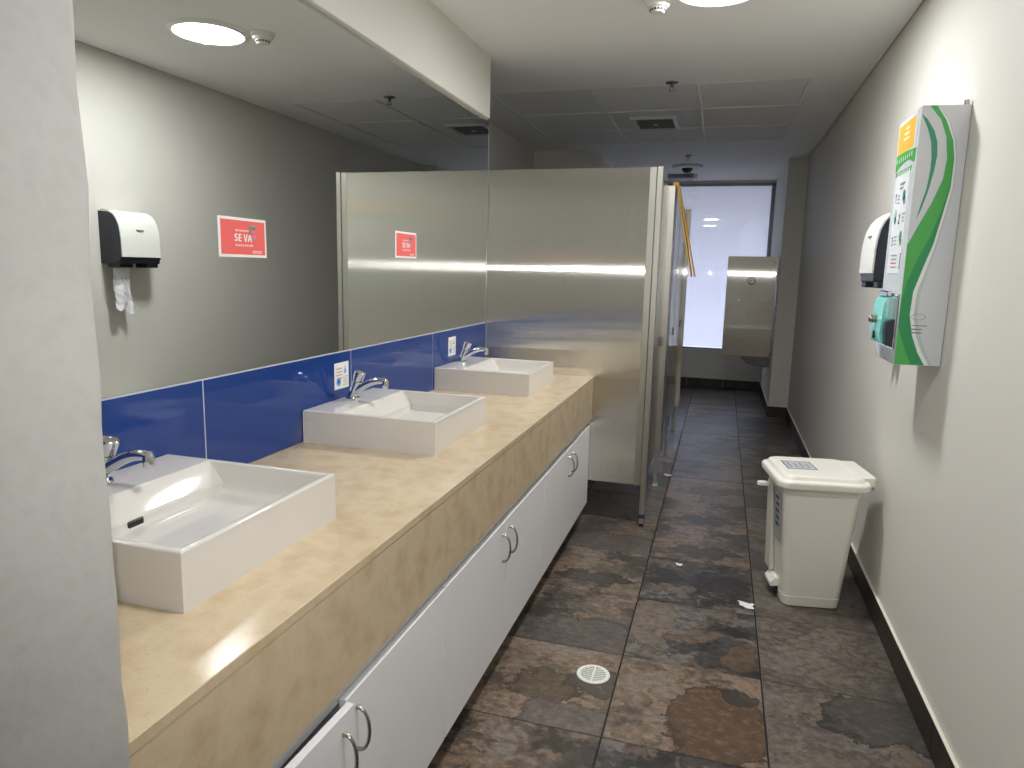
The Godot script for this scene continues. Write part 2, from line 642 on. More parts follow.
func build_shell() -> void:
	# floor: dark grout bed with slate-look tiles, 512 mm square
	var fl := setting("floor", "dark brown and grey slate-look tile floor")
	box_part(fl, "grout_bed", Vector3(-0.7, -0.12, -9.7), Vector3(2.25, -0.003, 1.85), M.grout)
	var xs := [[-0.459, 0.053], [0.053, 0.565], [0.565, 1.077], [1.077, 1.589], [1.589, 2.0895]]
	var meshes := {}
	for a in xs:
		var w: float = a[1] - a[0] - 0.006
		var s := Shape.new()
		s.box(Vector3(-w / 2, -0.012, -0.254), Vector3(w / 2, 0.0, 0.254), 0.0015)
		meshes[a[0]] = s.mesh(Vector3.ZERO, 20.0)
	var rng := RandomNumberGenerator.new()
	rng.seed = 77
	var chosen := {Vector2i(2, 7): 0, Vector2i(3, 7): 1, Vector2i(2, 8): 2, Vector2i(3, 8): 3, Vector2i(2, 6): 4, Vector2i(3, 6): 5, Vector2i(4, 8): 6, Vector2i(4, 7): 7, Vector2i(2, 9): 4, Vector2i(3, 9): 5, Vector2i(4, 9): 6, Vector2i(3, 10): 4, Vector2i(2, 10): 2}
	for i in xs.size():
		for k in 22:
			var z := -2.045 + TILE * 7.0 - TILE * (k + 0.5)
			var o := MeshInstance3D.new()
			o.name = "tile"
			o.mesh = meshes[xs[i][0]]
			var key := Vector2i(i, k)
			var which: int = rng.randi_range(0, 7)
			var turn := PI * rng.randi_range(0, 1)
			if chosen.has(key):
				which = chosen[key]
				turn = PI if key == Vector2i(3, 9) else 0.0
			o.material_override = M.slate[which]
			o.position = Vector3((xs[i][0] + xs[i][1]) / 2.0, rng.randf_range(-0.0006, 0.0), z)
			o.rotation.y = turn
			fl.add_child(o, true)

	var w := setting("wall_right", "plain cream painted wall along the right side")
	box_part(w, "wall_face", Vector3(RIGHT, -0.1, -9.7), Vector3(2.23, 2.8, 1.85), M.wall)
	w = setting("wall_pillar", "cream wall return stepping out before the end window")
	box_part(w, "wall_face", Vector3(1.902, 0.0, -9.5), Vector3(RIGHT + 0.02, 2.8, -7.746), M.wall)
	w = setting("wall_end", "pale end wall below and around the window")
	var s := Shape.new()
	s.box(Vector3(-0.7, -0.1, -9.64), Vector3(2.1, 0.5, -9.5))
	s.box(Vector3(-0.7, 2.62, -9.64), Vector3(2.1, 2.8, -9.5))
	s.box(Vector3(-0.7, 0.5, -9.64), Vector3(0.1, 2.62, -9.5))
	s.box(Vector3(1.9, 0.5, -9.64), Vector3(2.1, 2.62, -9.5))
	part(w, "wall_face", s, M.wall)
	w = setting("wall_column", "rounded pale column behind the toilet stalls")
	s = Shape.new()
	var out := PackedVector2Array([Vector2(-0.7, -9.5), Vector2(-0.7, -6.98), Vector2(-0.54, -6.98)])
	for i in 9:
		var a := PI / 2 * i / 8.0
		out.append(Vector2(-0.34 + 0.4 * sin(a), -7.4 + 0.42 * cos(a)))
	out.append(Vector2(0.06, -9.5))
	s.slab(out, Vector3.ZERO, Vector3.RIGHT, Vector3.BACK, Vector3.UP, 0.0, 2.8)
	part(w, "wall_face", s, M.wall)
	w = setting("wall_stalls", "wall behind the toilet stalls")
	box_part(w, "wall_face", Vector3(-0.7, -0.1, -7.0), Vector3(-0.54, 2.8, -3.9), M.wall)
	w = setting("wall_left", "wall behind the mirror and vanity")
	s = Shape.new()
	s.box(Vector3(-0.7, -0.1, -3.985), Vector3(-0.008, 2.8, -0.5))
	part(w, "wall_face", s, M.wall)
	box_part(w, "soffit", Vector3(-0.02, 2.3204, -3.93), Vector3(0.024, 2.8, -0.55), M.wall, 0.002, "plain cream band above the mirror")
	w = setting("wall_wing", "whitewashed wing wall at the near end of the vanity")
	s = Shape.new()
	# its far corner is chipped and uneven
	var lines := []
	var nz := FastNoiseLite.new()
	nz.seed = 4
	nz.frequency = 3.0
	for i in 57:
		var y := -0.1 + 2.9 * i / 56.0
		var e := 0.006 * nz.get_noise_1d(y * 2.0) + 0.003 * nz.get_noise_1d(y * 9.0 + 50.0)
		lines.append(PackedVector3Array([Vector3(-0.7, y, -0.6), Vector3(0.701 + e, y, -0.6), Vector3(0.704 + e, y, -0.592), Vector3(0.708, y, 1.85), Vector3(-0.7, y, 1.85)]))
	s.loft(lines)
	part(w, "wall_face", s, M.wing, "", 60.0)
	w = setting("wall_back", "plain wall closing the near end of the room")
	box_part(w, "wall_face", Vector3(-0.7, -0.1, 1.8), Vector3(2.23, 2.8, 1.95), M.wall)

	# baseboards
	var b := setting("baseboard_right", "dark slate-look tile skirting along the right wall")
	var z0 := 1.8
	while z0 > -7.74:
		var z1 := maxf(z0 - TILE, -7.746)
		box_part(b, "skirting_tile", Vector3(RIGHT - 0.011, 0.0, z1 + 0.0012), Vector3(RIGHT, 0.112, z0 - 0.0012), M.baseboard, 0.001)
		z0 = z1
	box_part(b, "sealant_line", Vector3(RIGHT - 0.012, 0.112, -7.746), Vector3(RIGHT, 0.118, 1.8), M.sealant, 0.002, "cream sealant bead on top of the skirting")
	b = setting("baseboard_pillar", "dark skirting round the wall return")
	box_part(b, "skirting_tile", Vector3(1.891, 0.0, -7.746), Vector3(2.08, 0.114, -7.735), M.baseboard, 0.001)
	for k in 4:
		box_part(b, "skirting_tile", Vector3(1.891, 0.0, maxf(-9.49, -7.746 - TILE * (k + 1)) + 0.001), Vector3(1.902, 0.114, -7.746 - TILE * k - 0.001), M.baseboard, 0.001)
	box_part(b, "sealant_line", Vector3(1.893, 0.114, -9.49), Vector3(1.902, 0.119, -7.74), M.sealant, 0.001)
	b = setting("baseboard_end", "dark skirting under the end window")
	for k in 4:
		box_part(b, "skirting_tile", Vector3(0.061 + 0.4575 * k + 0.001, 0.0, -9.5), Vector3(0.061 + 0.4575 * (k + 1) - 0.001, 0.116, -9.489), M.baseboard, 0.001)

	# ceiling: plain board with a thin dark reveal along the right wall, and nine lay-in panels over the stalls
	var c := setting("ceiling", "white ceiling with lay-in panels over the stalls")
	s = Shape.new()
	var top := 2.7
	s.box(Vector3(-0.7, CEIL, -4.72), Vector3(2.084, top, 1.85))
	s.box(Vector3(-0.7, CEIL, -9.5), Vector3(2.084, top, -6.72))
	s.box(Vector3(-0.7, CEIL, -6.72), Vector3(-0.237, top, -4.72))
	s.box(Vector3(1.774, CEIL, -6.72), Vector3(2.084, top, -4.72))
	part(c, "board", s, M.ceiling)
	box_part(c, "slab_above", Vector3(-0.7, 2.74, -9.64), Vector3(2.23, 2.86, 1.95), M.concrete)
	var px := [-0.237, 0.43, 1.118, 1.774]
	var pz := [-4.72, -5.42, -6.1, -6.72]
	for i in 3:
		for k in 3:
			if i == 1 and k == 1:
				# this panel is cut out round the air vent
				var cut := Shape.new()
				for a in [[px[1] + 0.004, 0.61, pz[2] + 0.004, pz[1] - 0.004], [0.91, px[2] - 0.004, pz[2] + 0.004, pz[1] - 0.004], [0.61, 0.91, pz[2] + 0.004, -6.03], [0.61, 0.91, -5.63, pz[1] - 0.004]]:
					cut.box(Vector3(a[0], CEIL + 0.004, a[2]), Vector3(a[1], CEIL + 0.02, a[3]))
				part(c, "panel", cut, M.ceiling_panel)
				continue
			box_part(c, "panel", Vector3(px[i] + 0.004, CEIL + 0.004, pz[k + 1] + 0.004), Vector3(px[i + 1] - 0.004, CEIL + 0.02, pz[k] - 0.004), M.ceiling_panel, 0.003)
	for i in 4:
		box_part(c, "grid_bar", Vector3(px[i] - 0.011, CEIL - 0.004, pz[3] - 0.01), Vector3(px[i] + 0.011, CEIL + 0.006, pz[0] + 0.01), M.bar, 0.002)
	for k in 4:
		box_part(c, "grid_bar", Vector3(px[0], CEIL - 0.002, pz[k] - 0.005), Vector3(px[3], CEIL + 0.005, pz[k] + 0.005), M.bar, 0.0015)


func build_window() -> void:
	var w := setting("window_1", "frosted daylight window filling the end wall")
	var s := Shape.new()
	for a in [[0.1, 0.14, 0.5, 2.62], [1.855, 1.9, 0.5, 2.62], [0.1, 1.9, 0.5, 0.525], [0.1, 1.9, 2.585, 2.62]]:
		s.box(Vector3(a[0], a[2], -9.56), Vector3(a[1], a[3], -9.505), 0.003)
	part(w, "window_frame", s, M.window_frame)
	box_part(w, "window_sill", Vector3(0.1, 0.488, -9.56), Vector3(1.9, 0.503, -9.485), M.bar, 0.002)
	# the pane stands a hair out of square, as its mirror images of the lamps show
	s = Shape.new()
	s.slab(PackedVector2Array([Vector2(0.142, -9.511), Vector2(1.853, -9.543), Vector2(1.853, -9.547), Vector2(0.142, -9.515)]), Vector3.ZERO, Vector3.RIGHT, Vector3.BACK, Vector3.UP, 0.542, 2.583)
	part(w, "pane", s, M.glass)
	box_part(w, "frosted_blind", Vector3(0.13, 0.53, -9.558), Vector3(1.87, 2.6, -9.5565), M.blind, 0.0, "white translucent blind lit by daylight")
	# unseen outside: balcony floor, and a slab added to darken the upper blind
	var o := setting("wall_outside", "unseen concrete balcony floor and added shading slab outside the window")
	box_part(o, "balcony_floor", Vector3(-3.0, -0.3, -12.5), Vector3(5.0, -0.1, -9.7), M.concrete)
	box_part(o, "shading_slab", Vector3(-3.0, 2.7, -12.3), Vector3(5.0, 2.95, -9.7), M.concrete)

# ---------------------------------------------------------------- stalls

func build_stalls() -> void:
	var t := thing("toilet_stalls", "brushed stainless steel toilet stalls with open-footed posts behind the vanity", "toilet stalls", Vector3(0.5, 0, -4.0))
	var zp := -3.995
	box_part(t, "side_panel", Vector3(-0.53, 0.25, zp - 0.028), Vector3(0.962, 2.05, zp), M.steel, 0.002, "wide brushed steel side panel")
	box_part(t, "edge_channel", Vector3(0.93, 0.25, zp - 0.031), Vector3(0.968, 2.051, zp + 0.002), M.steel_edge, 0.002)
	var p := box_part(t, "post", Vector3(0.97, 0.075, zp - 0.034), Vector3(1.002, 2.054, zp + 0.006), M.steel_edge, 0.003)
	box_part(p, "tape_band", Vector3(0.9695, 0.052, zp - 0.035), Vector3(1.0025, 0.076, zp + 0.0065), M.tape, 0.002, "blue tape round the foot")
	box_part(p, "foot", Vector3(0.972, 0.018, zp - 0.03), Vector3(1.0, 0.053, zp + 0.004), M.steel_edge, 0.003)
	box_part(p, "foot_pad", Vector3(0.974, 0.0, zp - 0.028), Vector3(0.998, 0.02, zp + 0.002), M.rubber, 0.003)
	# fronts: doors and pilasters in one line towards the window
	var door := box_part(t, "door", Vector3(0.95, 0.245, -4.815), Vector3(0.978, 2.03, -4.045), M.steel, 0.002)
	box_part(door, "latch", Vector3(0.978, 1.0, -4.78), Vector3(0.992, 1.06, -4.72), M.nickel, 0.003)
	p = box_part(t, "pilaster", Vector3(0.947, 0.24, -5.08), Vector3(1.012, 2.05, -4.83), M.steel_edge, 0.002)
	box_part(p, "leg", Vector3(0.975, 0.012, -4.87), Vector3(1.003, 0.242, -4.832), M.steel_edge, 0.002)
	box_part(p, "foot_pad", Vector3(0.972, 0.0, -4.875), Vector3(1.006, 0.014, -4.83), M.bar, 0.002)
	for d in [[-5.7, -5.095], [-6.57, -5.965]]:
		door = box_part(t, "door", Vector3(0.972, 0.245, d[0]), Vector3(1.0, 2.03, d[1]), M.steel, 0.002)
		box_part(door, "latch", Vector3(1.0, 1.0, d[0] + 0.03), Vector3(1.01, 1.06, d[0] + 0.09), M.nickel, 0.003)
	for d in [[-5.95, -5.715, 1.003], [-6.66, -6.585, 1.036]]:
		p = box_part(t, "pilaster", Vector3(0.972, 0.24, d[0]), Vector3(d[2], 2.05, d[1]), M.steel, 0.002)
		box_part(p, "leg", Vector3(0.975, 0.0, d[1] - 0.045), Vector3(1.0, 0.242, d[1] - 0.004), M.steel_edge, 0.002)
	box_part(t, "divider", Vector3(-0.53, 0.25, -5.85), Vector3(0.962, 2.05, -5.822), M.steel, 0.002)

	# folded caution board slung over the second pilaster
	var y := thing("caution_board", "yellow folding floor sign hung over the top of a steel stall pilaster", "sign", Vector3(1.03, 2.05, -4.98))
	var s := Shape.new()
	s.slab(PackedVector2Array([Vector2(1.0135, 2.066), Vector2(1.0195, 2.068), Vector2(1.147, 1.462), Vector2(1.141, 1.46)]), Vector3.ZERO, Vector3.RIGHT, Vector3.UP, Vector3.FORWARD, 4.88, 5.06)
	part(y, "rear_leaf", s, M.yellow)
	s = Shape.new()
	s.slab(PackedVector2Array([Vector2(1.0215, 2.07), Vector2(1.0275, 2.068), Vector2(1.168, 1.462), Vector2(1.162, 1.459)]), Vector3.ZERO, Vector3.RIGHT, Vector3.UP, Vector3.FORWARD, 4.88, 5.06)
	part(y, "front_leaf", s, M.yellow)
	s = Shape.new()
	s.slab(rounded(0.99, 1.028, 2.056, 2.078, 0.008), Vector3.ZERO, Vector3.RIGHT, Vector3.UP, Vector3.FORWARD, 4.9, 5.04)
	part(y, "hinge_bar", s, M.yellow)

	# urinal and its screen beyond the wall return
	var u := thing("urinal_screen", "brushed steel urinal screen fixed to the wall return", "screen", Vector3(1.9, 0.6, -7.95))
	box_part(u, "sheet", Vector3(1.388, 0.612, -7.962), Vector3(1.888, 1.676, -7.94), M.steel, 0.002)
	s = Shape.new()
	s.lathe([Vector2(0.045, 0.0), Vector2(0.04, 0.004), Vector2(0.026, 0.009), Vector2(0.012, 0.005), Vector2(0.0, 0.003)], Vector3(1.64, 1.42, -7.942), Vector3.BACK, 24)
	part(u, "dent", s, M.steel, "dented spot in the steel")
	for yy in [0.64, 1.62]:
		box_part(u, "bracket", Vector3(1.868, yy - 0.02, -7.975), Vector3(1.902, yy + 0.02, -7.93), M.nickel, 0.003)
	u = thing("urinal", "pale wall urinal half hidden behind the steel screen", "urinal", Vector3(1.902, 0.5, -8.35))
	s = Shape.new()
	var rings := []
	for a in [[0.47, 0.15, 0.1], [0.485, 0.23, 0.14], [0.54, 0.29, 0.16], [0.66, 0.32, 0.175], [0.74, 0.31, 0.18], [0.8, 0.2, 0.17], [0.98, 0.15, 0.16], [1.1, 0.12, 0.14], [1.13, 0.08, 0.11]]:
		var ring := PackedVector3Array()
		for i in 21:
			var q := PI * i / 20.0
			ring.append(Vector3(1.902 - a[1] * pow(sin(q), 0.7), a[0], -8.35 - a[2] * cos(q)))
		rings.append(ring)
	s.loft(rings)
	part(u, "bowl", s, M.clay)

# ---------------------------------------------------------------- vanity

func cabinet(z0: float, zj: float, z1: float, label: String, ajar: float) -> void:
	var t := thing("vanity_cabinet", label, "cabinet", Vector3(0.33, 0, (z0 + z1) / 2), "white vanity cabinets under the stone counter")
	var s := Shape.new()
	s.box(Vector3(0.0, 0.11, z1 + 0.002), Vector3(0.64, 0.63, z1 + 0.02))
	s.box(Vector3(0.0, 0.11, z0 - 0.02), Vector3(0.64, 0.63, z0 - 0.002))
	s.box(Vector3(0.0, 0.11, z1 + 0.02), Vector3(0.64, 0.128, z0 - 0.02))
	s.box(Vector3(0.0, 0.128, z1 + 0.02), Vector3(0.02, 0.63, z0 - 0.02))
	s.box(Vector3(0.62, 0.575, z1 + 0.02), Vector3(0.64, 0.63, z0 - 0.02))
	part(t, "body", s, M.carcass)
	box_part(t, "plinth", Vector3(0.55, 0.0, z1), Vector3(0.6, 0.108, z0), M.plinth)
	var n := 0
	for d in [[zj + 0.0015, z0 - 0.0035], [z1 + 0.0035, zj - 0.0015]]:
		var near := n == 0
		n += 1
		var o := Node3D.new()
		var turn := ajar if near else 0.0
		# every door hangs on a hinge at its outer edge
		var hinge: float = d[1] if near else d[0]
		var leaf := Shape.new()
		leaf.box(Vector3(0.642, 0.113, d[0]), Vector3(0.66, 0.587, d[1]), 0.0012)
		var m := MeshInstance3D.new()
		m.name = "door"
		m.mesh = leaf.mesh(Vector3(0.642, 0, hinge))
		m.material_override = M.laminate
		t.add_child(m, true)
		m.position = Vector3(0.642, 0, hinge) - t.position
		m.rotation.y = turn
		o.free()
		var hz: float = (d[0] + 0.042) if near else (d[1] - 0.042)
		var path := []
		for i in 15:
			var a := PI * i / 14.0
			path.append(Vector3(0.66 + 0.03 * pow(sin(a), 0.75), 0.495 + 0.05 * cos(a), hz))
		var hs := Shape.new()
		hs.tube(path, [0.0058, 0.0045, 0.0042, 0.004, 0.004, 0.004, 0.004, 0.004, 0.004, 0.004, 0.004, 0.004, 0.0042, 0.0045, 0.0058], 10)
		var h := MeshInstance3D.new()
		h.name = "handle"
		h.mesh = hs.mesh(Vector3(0.642, 0, hinge))
		h.material_override = M.nickel
		h.set_meta("label", "arched nickel pull handle")
		m.add_child(h, true)


func build_vanity() -> void:
	cabinet(-0.605, -1.18, -1.735, "white cabinet beside the wing wall, its nearer door ajar", -0.036)
	cabinet(-1.735, -2.315, -2.893, "white two-door cabinet between the ajar cabinet and the one at the steel stall", 0.0)
	cabinet(-2.893, -3.44, -3.988, "white two-door cabinet butting against the steel stall panel", 0.0)

	var t := thing("vanity_counter", "long cream marble counter with deep stone apron under three basins", "counter", Vector3(0.33, 0.63, -2.3))
	box_part(t, "top_slab", Vector3(0.0, 0.857, -3.99), Vector3(0.6695, COUNTER, -0.602), M.stone, 0.0015)
	box_part(t, "apron", Vector3(0.646, 0.6296, -3.99), Vector3(0.6675, 0.8555, -0.602), M.stone, 0.0012, "vertical marble apron under the counter edge")

	var back := thing("backsplash", "glossy cobalt blue tile backsplash behind the basins", "backsplash", Vector3(0, COUNTER, -2.3))
	var zs := [-0.605, -0.776, -1.576, -2.383, -3.183, -3.988]
	box_part(back, "joint_bed", Vector3(-0.008, COUNTER, -3.988), Vector3(-0.0015, 1.166, -0.605), M.joint)
	for i in 5:
		box_part(back, "tile", Vector3(-0.006, COUNTER + 0.001, zs[i + 1] + 0.0025), Vector3(0.0, 1.1605, zs[i] - 0.0025), M.blue, 0.0008)

	# basins
	var b := thing("basin", "white square basin beside the wing wall, nearest its chipped corner", "basin", Vector3(0.247, COUNTER, -1.18), "square white counter basins")
	var s := Shape.new()
	var top := 0.99
	var floor_y := 0.918
	var px := [[0.003, 0.985], [0.0045, 0.989], [0.008, top], [0.06, top], [0.139, top], [0.143, 0.9895], [0.147, 0.987], [0.16, 0.973], [0.172, 0.9595], [0.184, 0.9455], [0.1875, 0.941], [0.1885, 0.936], [0.189, 0.928], [0.193, 0.9205], [0.205, floor_y], [0.3, 0.917], [0.38, 0.917], [0.45, 0.918], [0.462, 0.921], [0.469, 0.928], [0.473, 0.94], [0.4755, 0.978], [0.4765, 0.9865], [0.479, 0.9895], [0.483, top], [0.487, top], [0.4905, 0.9893], [0.4923, 0.9875], [0.493, 0.984]]
	var pz := [[0.0, 0.984], [0.0007, 0.9875], [0.0025, 0.9893], [0.006, top], [0.011, top], [0.0145, 0.9893], [0.0165, 0.987], [0.0175, 0.981], [0.0205, 0.945], [0.024, 0.929], [0.031, 0.921], [0.042, 0.9175], [0.06, 0.9]]
	var zline := []
	for p in pz:
		zline.append(p)
	for f in [0.3, 0.45, 0.55, 0.7]:
		zline.append([0.504 * f, 0.9])
	for i in pz.size():
		zline.append([0.504 - pz[pz.size() - 1 - i][0], pz[pz.size() - 1 - i][1]])
	var vs := PackedVector3Array()
	var ts := PackedInt32Array()
	var nx := px.size()
	var nzz := zline.size()
	for k in nzz:
		for i in nx:
			var y: float = maxf(px[i][1], zline[k][1])
			# towards the outside both roundings count
			if i < 3 or i > nx - 5:
				y = minf(px[i][1], maxf(zline[k][1], px[i][1]))
			if k < 4 or k > nzz - 5:
				y = minf(zline[k][1], top) if i > 1 and i < nx - 3 else minf(px[i][1], zline[k][1])
			vs.append(Vector3(px[i][0], y, -1.4315 + zline[k][0]))
	for k in nzz - 1:
		for i in nx - 1:
			var a := k * nx + i
			ts.append_array([a, a + nx, a + nx + 1, a, a + nx + 1, a + 1])
	# sides down to the counter
	var rim := []
	for i in nx:
		rim.append(i)
	for k in range(1, nzz):
		rim.append(k * nx + nx - 1)
	for i in range(nx - 2, -1, -1):
		rim.append((nzz - 1) * nx + i)
	for k in range(nzz - 2, 0, -1):
		rim.append(k * nx)
	var base := vs.size()
	for r in rim:
		vs.append(Vector3(vs[r].x, COUNTER, vs[r].z))
	for i in rim.size():
		var j := (i + 1) % rim.size()
		ts.append_array([rim[i], rim[j], base + j, rim[i], base + j, base + i])
	vs.append(Vector3(0.25, COUNTER, -1.18))
	for i in rim.size():
		ts.append_array([vs.size() - 1, base + i, base + (i + 1) % rim.size()])
	s.add(vs, ts)
	part(b, "bowl", s, M.ceramic, "", 50.0)
	box_part(b, "drain_slot", Vector3(0.18, 0.922, -1.156), Vector3(0.1915, 0.939, -1.112), M.slot, 0.003, "dark drain slot under the sloping deck")

	# push taps
	var f := thing("faucet", "chrome push tap on the basin beside the wing wall", "faucet", Vector3(0.05, top, -1.18), "chrome push taps")
	s = Shape.new()
	s.lathe([Vector2(0.0, 0.0), Vector2(0.025, 0.0), Vector2(0.026, 0.004), Vector2(0.024, 0.008), Vector2(0.0, 0.009)], Vector3(0.052, top, -1.18), Vector3.UP, 28)
	part(f, "flange", s, M.chrome)
	var lean := Vector3(0.36, 1.0, 0.0).normalized()
	var foot := Vector3(0.05, top + 0.004, -1.18)
	s = Shape.new()
	s.lathe([Vector2(0.0, 0.0), Vector2(0.0185, 0.0), Vector2(0.0175, 0.012), Vector2(0.0165, 0.04), Vector2(0.0165, 0.066), Vector2(0.0155, 0.068), Vector2(0.0, 0.068)], foot, lean, 28)
	part(f, "body", s, M.chrome)
	s = Shape.new()
	s.lathe([Vector2(0.0, 0.07), Vector2(0.017, 0.07), Vector2(0.0185, 0.073), Vector2(0.0195, 0.084), Vector2(0.0205, 0.1), Vector2(0.0195, 0.106), Vector2(0.016, 0.109), Vector2(0.0, 0.11)], foot, lean, 28)
	part(f, "push_button", s, M.chrome)
	s = Shape.new()
	var path := []
	var rad := []
	for i in 12:
		var q := i / 11.0
		path.append(Vector3(0.062 + 0.128 * q, top + 0.028 + 0.052 * sin(q * 1.75) - 0.004 * q, -1.18))
		rad.append(lerpf(0.0145, 0.0115, q))
	s.tube(path, rad, 16)
	part(f, "spout", s, M.chrome)
	s = Shape.new()
	s.lathe([Vector2(0.0, 0.0), Vector2(0.0095, 0.0), Vector2(0.0115, 0.003), Vector2(0.0125, 0.014), Vector2(0.0125, 0.026), Vector2(0.008, 0.034), Vector2(0.0, 0.035)], Vector3(0.188, top + 0.049, -1.18), Vector3.UP, 24)
	part(f, "nozzle", s, M.chrome)
	for a in [[-2.297, "white square basin between the two other basins", "chrome push tap on the middle basin"], [-3.45, "white square basin close to the steel stall panel", "chrome push tap on the basin close to the steel stall"]]:
		copy(b, Vector3(0, 0, a[0] + 1.18), "basin", a[1])
		copy(f, Vector3(0, 0, a[0] + 1.18), "faucet", a[2])

	# hand-washing labels on the blue tiles
	var k := thing("wash_label", "small white hand-washing label on the blue tiles behind the middle tap", "label", Vector3(0, 1.024, -2.31), "white hand-washing labels")
	box_part(k, "card", Vector3(0.0, 1.024, -2.36), Vector3(0.001, 1.123, -2.258), M.white_print)
	for i in 4:
		s = Shape.new()
		s.box(Vector3(0.001, 1.098 - 0.012 * i, -2.313), Vector3(0.0014, 1.103 - 0.012 * i, -2.268 - 0.004 * (i % 2)))
		part(k, "text_line", s, M.tan_print)
	for i in 5:
		s = Shape.new()
		s.box(Vector3(0.001, 1.066 - 0.008 * i, -2.352), Vector3(0.0014, 1.0695 - 0.008 * i, -2.318 - 0.003 * (i % 2)))
		part(k, "text_line", s, M.tan_print)
	s = Shape.new()
	var drop := PackedVector2Array()
	for i in 20:
		var a := TAU * i / 20.0
		drop.append(Vector2(0.011 * sin(a) * (1.0 if cos(a) < 0.2 else 0.75 - 0.55 * cos(a)), 0.012 * cos(a) + (0.012 * pow(maxf(cos(a), 0.0), 3.0))))
	s.slab(drop, Vector3(0.001, 1.09, -2.334), Vector3.FORWARD, Vector3.UP, Vector3.RIGHT, 0.0, 0.0004)
	part(k, "drop_mark", s, M.sky_print)
	s = Shape.new()
	s.slab(rounded(-0.017, 0.017, -0.017, 0.017, 0.0165, 8), Vector3(0.001, 1.052, -2.287), Vector3.FORWARD, Vector3.UP, Vector3.RIGHT, 0.0, 0.0003)
	part(k, "round_mark", s, M.sky_print)
	s = Shape.new()
	s.slab(rounded(-0.009, 0.008, -0.008, 0.009, 0.006, 6), Vector3(0.001, 1.052, -2.287), Vector3.FORWARD, Vector3.UP, Vector3.RIGHT, 0.0, 0.0006)
	part(k, "hand_mark", s, M.navy_print)
	copy(k, Vector3(0, 0, -1.13), "wash_label", "small white hand-washing label on the blue tiles by the steel stall")


func build_mirror() -> void:
	var t := thing("wall_mirror", "long frameless wall mirror above the blue backsplash", "mirror", Vector3(0, 1.164, -2.3))
	box_part(t, "mirror_glass", Vector3(-0.007, 1.1665, -3.984), Vector3(0.0, 2.3195, -0.605), M.mirror)
	box_part(t, "polished_edge", Vector3(-0.0075, 1.1665, -3.9875), Vector3(0.0005, 2.3195, -3.984), M.mirror_edge)
	# two red notices stuck on the mirror
	var p := thing("red_notice", "red notice reading SE VA on the mirror, the one nearer the wing wall", "notice", Vector3(0, 1.5, -1.77), "red notices on the mirror")
	var z := -1.769
	box_part(p, "paper", Vector3(0.0002, 1.499, -1.876), Vector3(0.0012, 1.612, -1.662), M.white_print)
	box_part(p, "red_field", Vector3(0.0012, 1.507, -1.869), Vector3(0.0016, 1.604, -1.672), M.red_print)
	letters(p, "headline", "SE VA", 0.0225, M.white_print, Vector3(0.002, 1.5545, -1.768), Vector3.FORWARD, Vector3.UP, true, "white capitals reading SE VA")
	var rng := RandomNumberGenerator.new()
	rng.seed = 12
	for row in [[1.5725, 0.007, 0.058, -1.763], [1.5305, 0.007, 0.07, -1.768]]:
		var x: float = -row[2] / 2.0
		while x < row[2] / 2.0:
			var wd := rng.randf_range(0.005, 0.011)
			box_part(p, "small_word", Vector3(0.0016, row[0], row[3] - x - wd), Vector3(0.0019, row[0] + row[1] * rng.randf_range(0.7, 1.0), row[3] - x), M.pink_print)
			x += wd + 0.0025
	for i in 2:
		box_part(p, "small_word", Vector3(0.0016, 1.5115 + 0.0045 * i, -1.852), Vector3(0.0019, 1.5145 + 0.0045 * i, -1.808), M.pink_print)
	var s := Shape.new()
	s.tube([Vector3(0.002, 1.564, -1.797), Vector3(0.002, 1.582, -1.798), Vector3(0.002, 1.589, -1.805), Vector3(0.002, 1.589, -1.818), Vector3(0.002, 1.583, -1.822)], [0.003, 0.0035, 0.0045, 0.0045, 0.0035], 8)
	part(p, "tap_mark", s, M.teal_print)
	s = Shape.new()
	for a in [[1.574, -1.816, 0.0025], [1.561, -1.819, 0.0035], [1.555, -1.82, 0.003]]:
		s.lathe([Vector2(0.0, 0.0), Vector2(a[2], 0.0), Vector2(a[2], 0.0004), Vector2(0.0, 0.0004)], Vector3(0.0016, a[0], a[1]), Vector3.RIGHT, 12)
	part(p, "drops_mark", s, M.sky_print)
	copy(p, Vector3(0, 0.0215, -1.105), "red_notice", "red notice reading SE VA on the mirror, the one nearer the steel stalls")

# ---------------------------------------------------------------- ceiling things

func downlight(z: float, energy: float, label: String) -> void:
	var x := 1.255
	var t := thing("ceiling_lamp", label, "lamp", Vector3(x, CEIL, z), "round ceiling lamps")
	var s := Shape.new()
	s.lathe([Vector2(0.172, 0.0), Vector2(0.196, 0.0), Vector2(0.194, -0.012), Vector2(0.18, -0.02), Vector2(0.172, -0.018)], Vector3(x, CEIL, z), Vector3.UP, 48)
	part(t, "ring", s, M.white_plastic)
	s = Shape.new()
	s.lathe([Vector2(0.0, -0.001), Vector2(0.174, -0.001), Vector2(0.173, -0.014), Vector2(0.12, -0.0165), Vector2(0.0, -0.017)], Vector3(x, CEIL, z), Vector3.UP, 48)
	part(t, "lamp_diffuser", s, M.diffuser, "glowing white diffuser")
	var l := AreaLight3D.new()
	l.name = "lamp_light"
	t.add_child(l)
	l.position = Vector3(0, -0.022, 0)
	l.rotation.x = -PI / 2
	l.area_size = Vector2(0.23, 0.23)
	l.area_range = 14.0
	l.area_attenuation = 2.0
	l.light_color = Color(0.98, 0.985, 1.0)
	l.light_energy = energy
	l.shadow_enabled = true


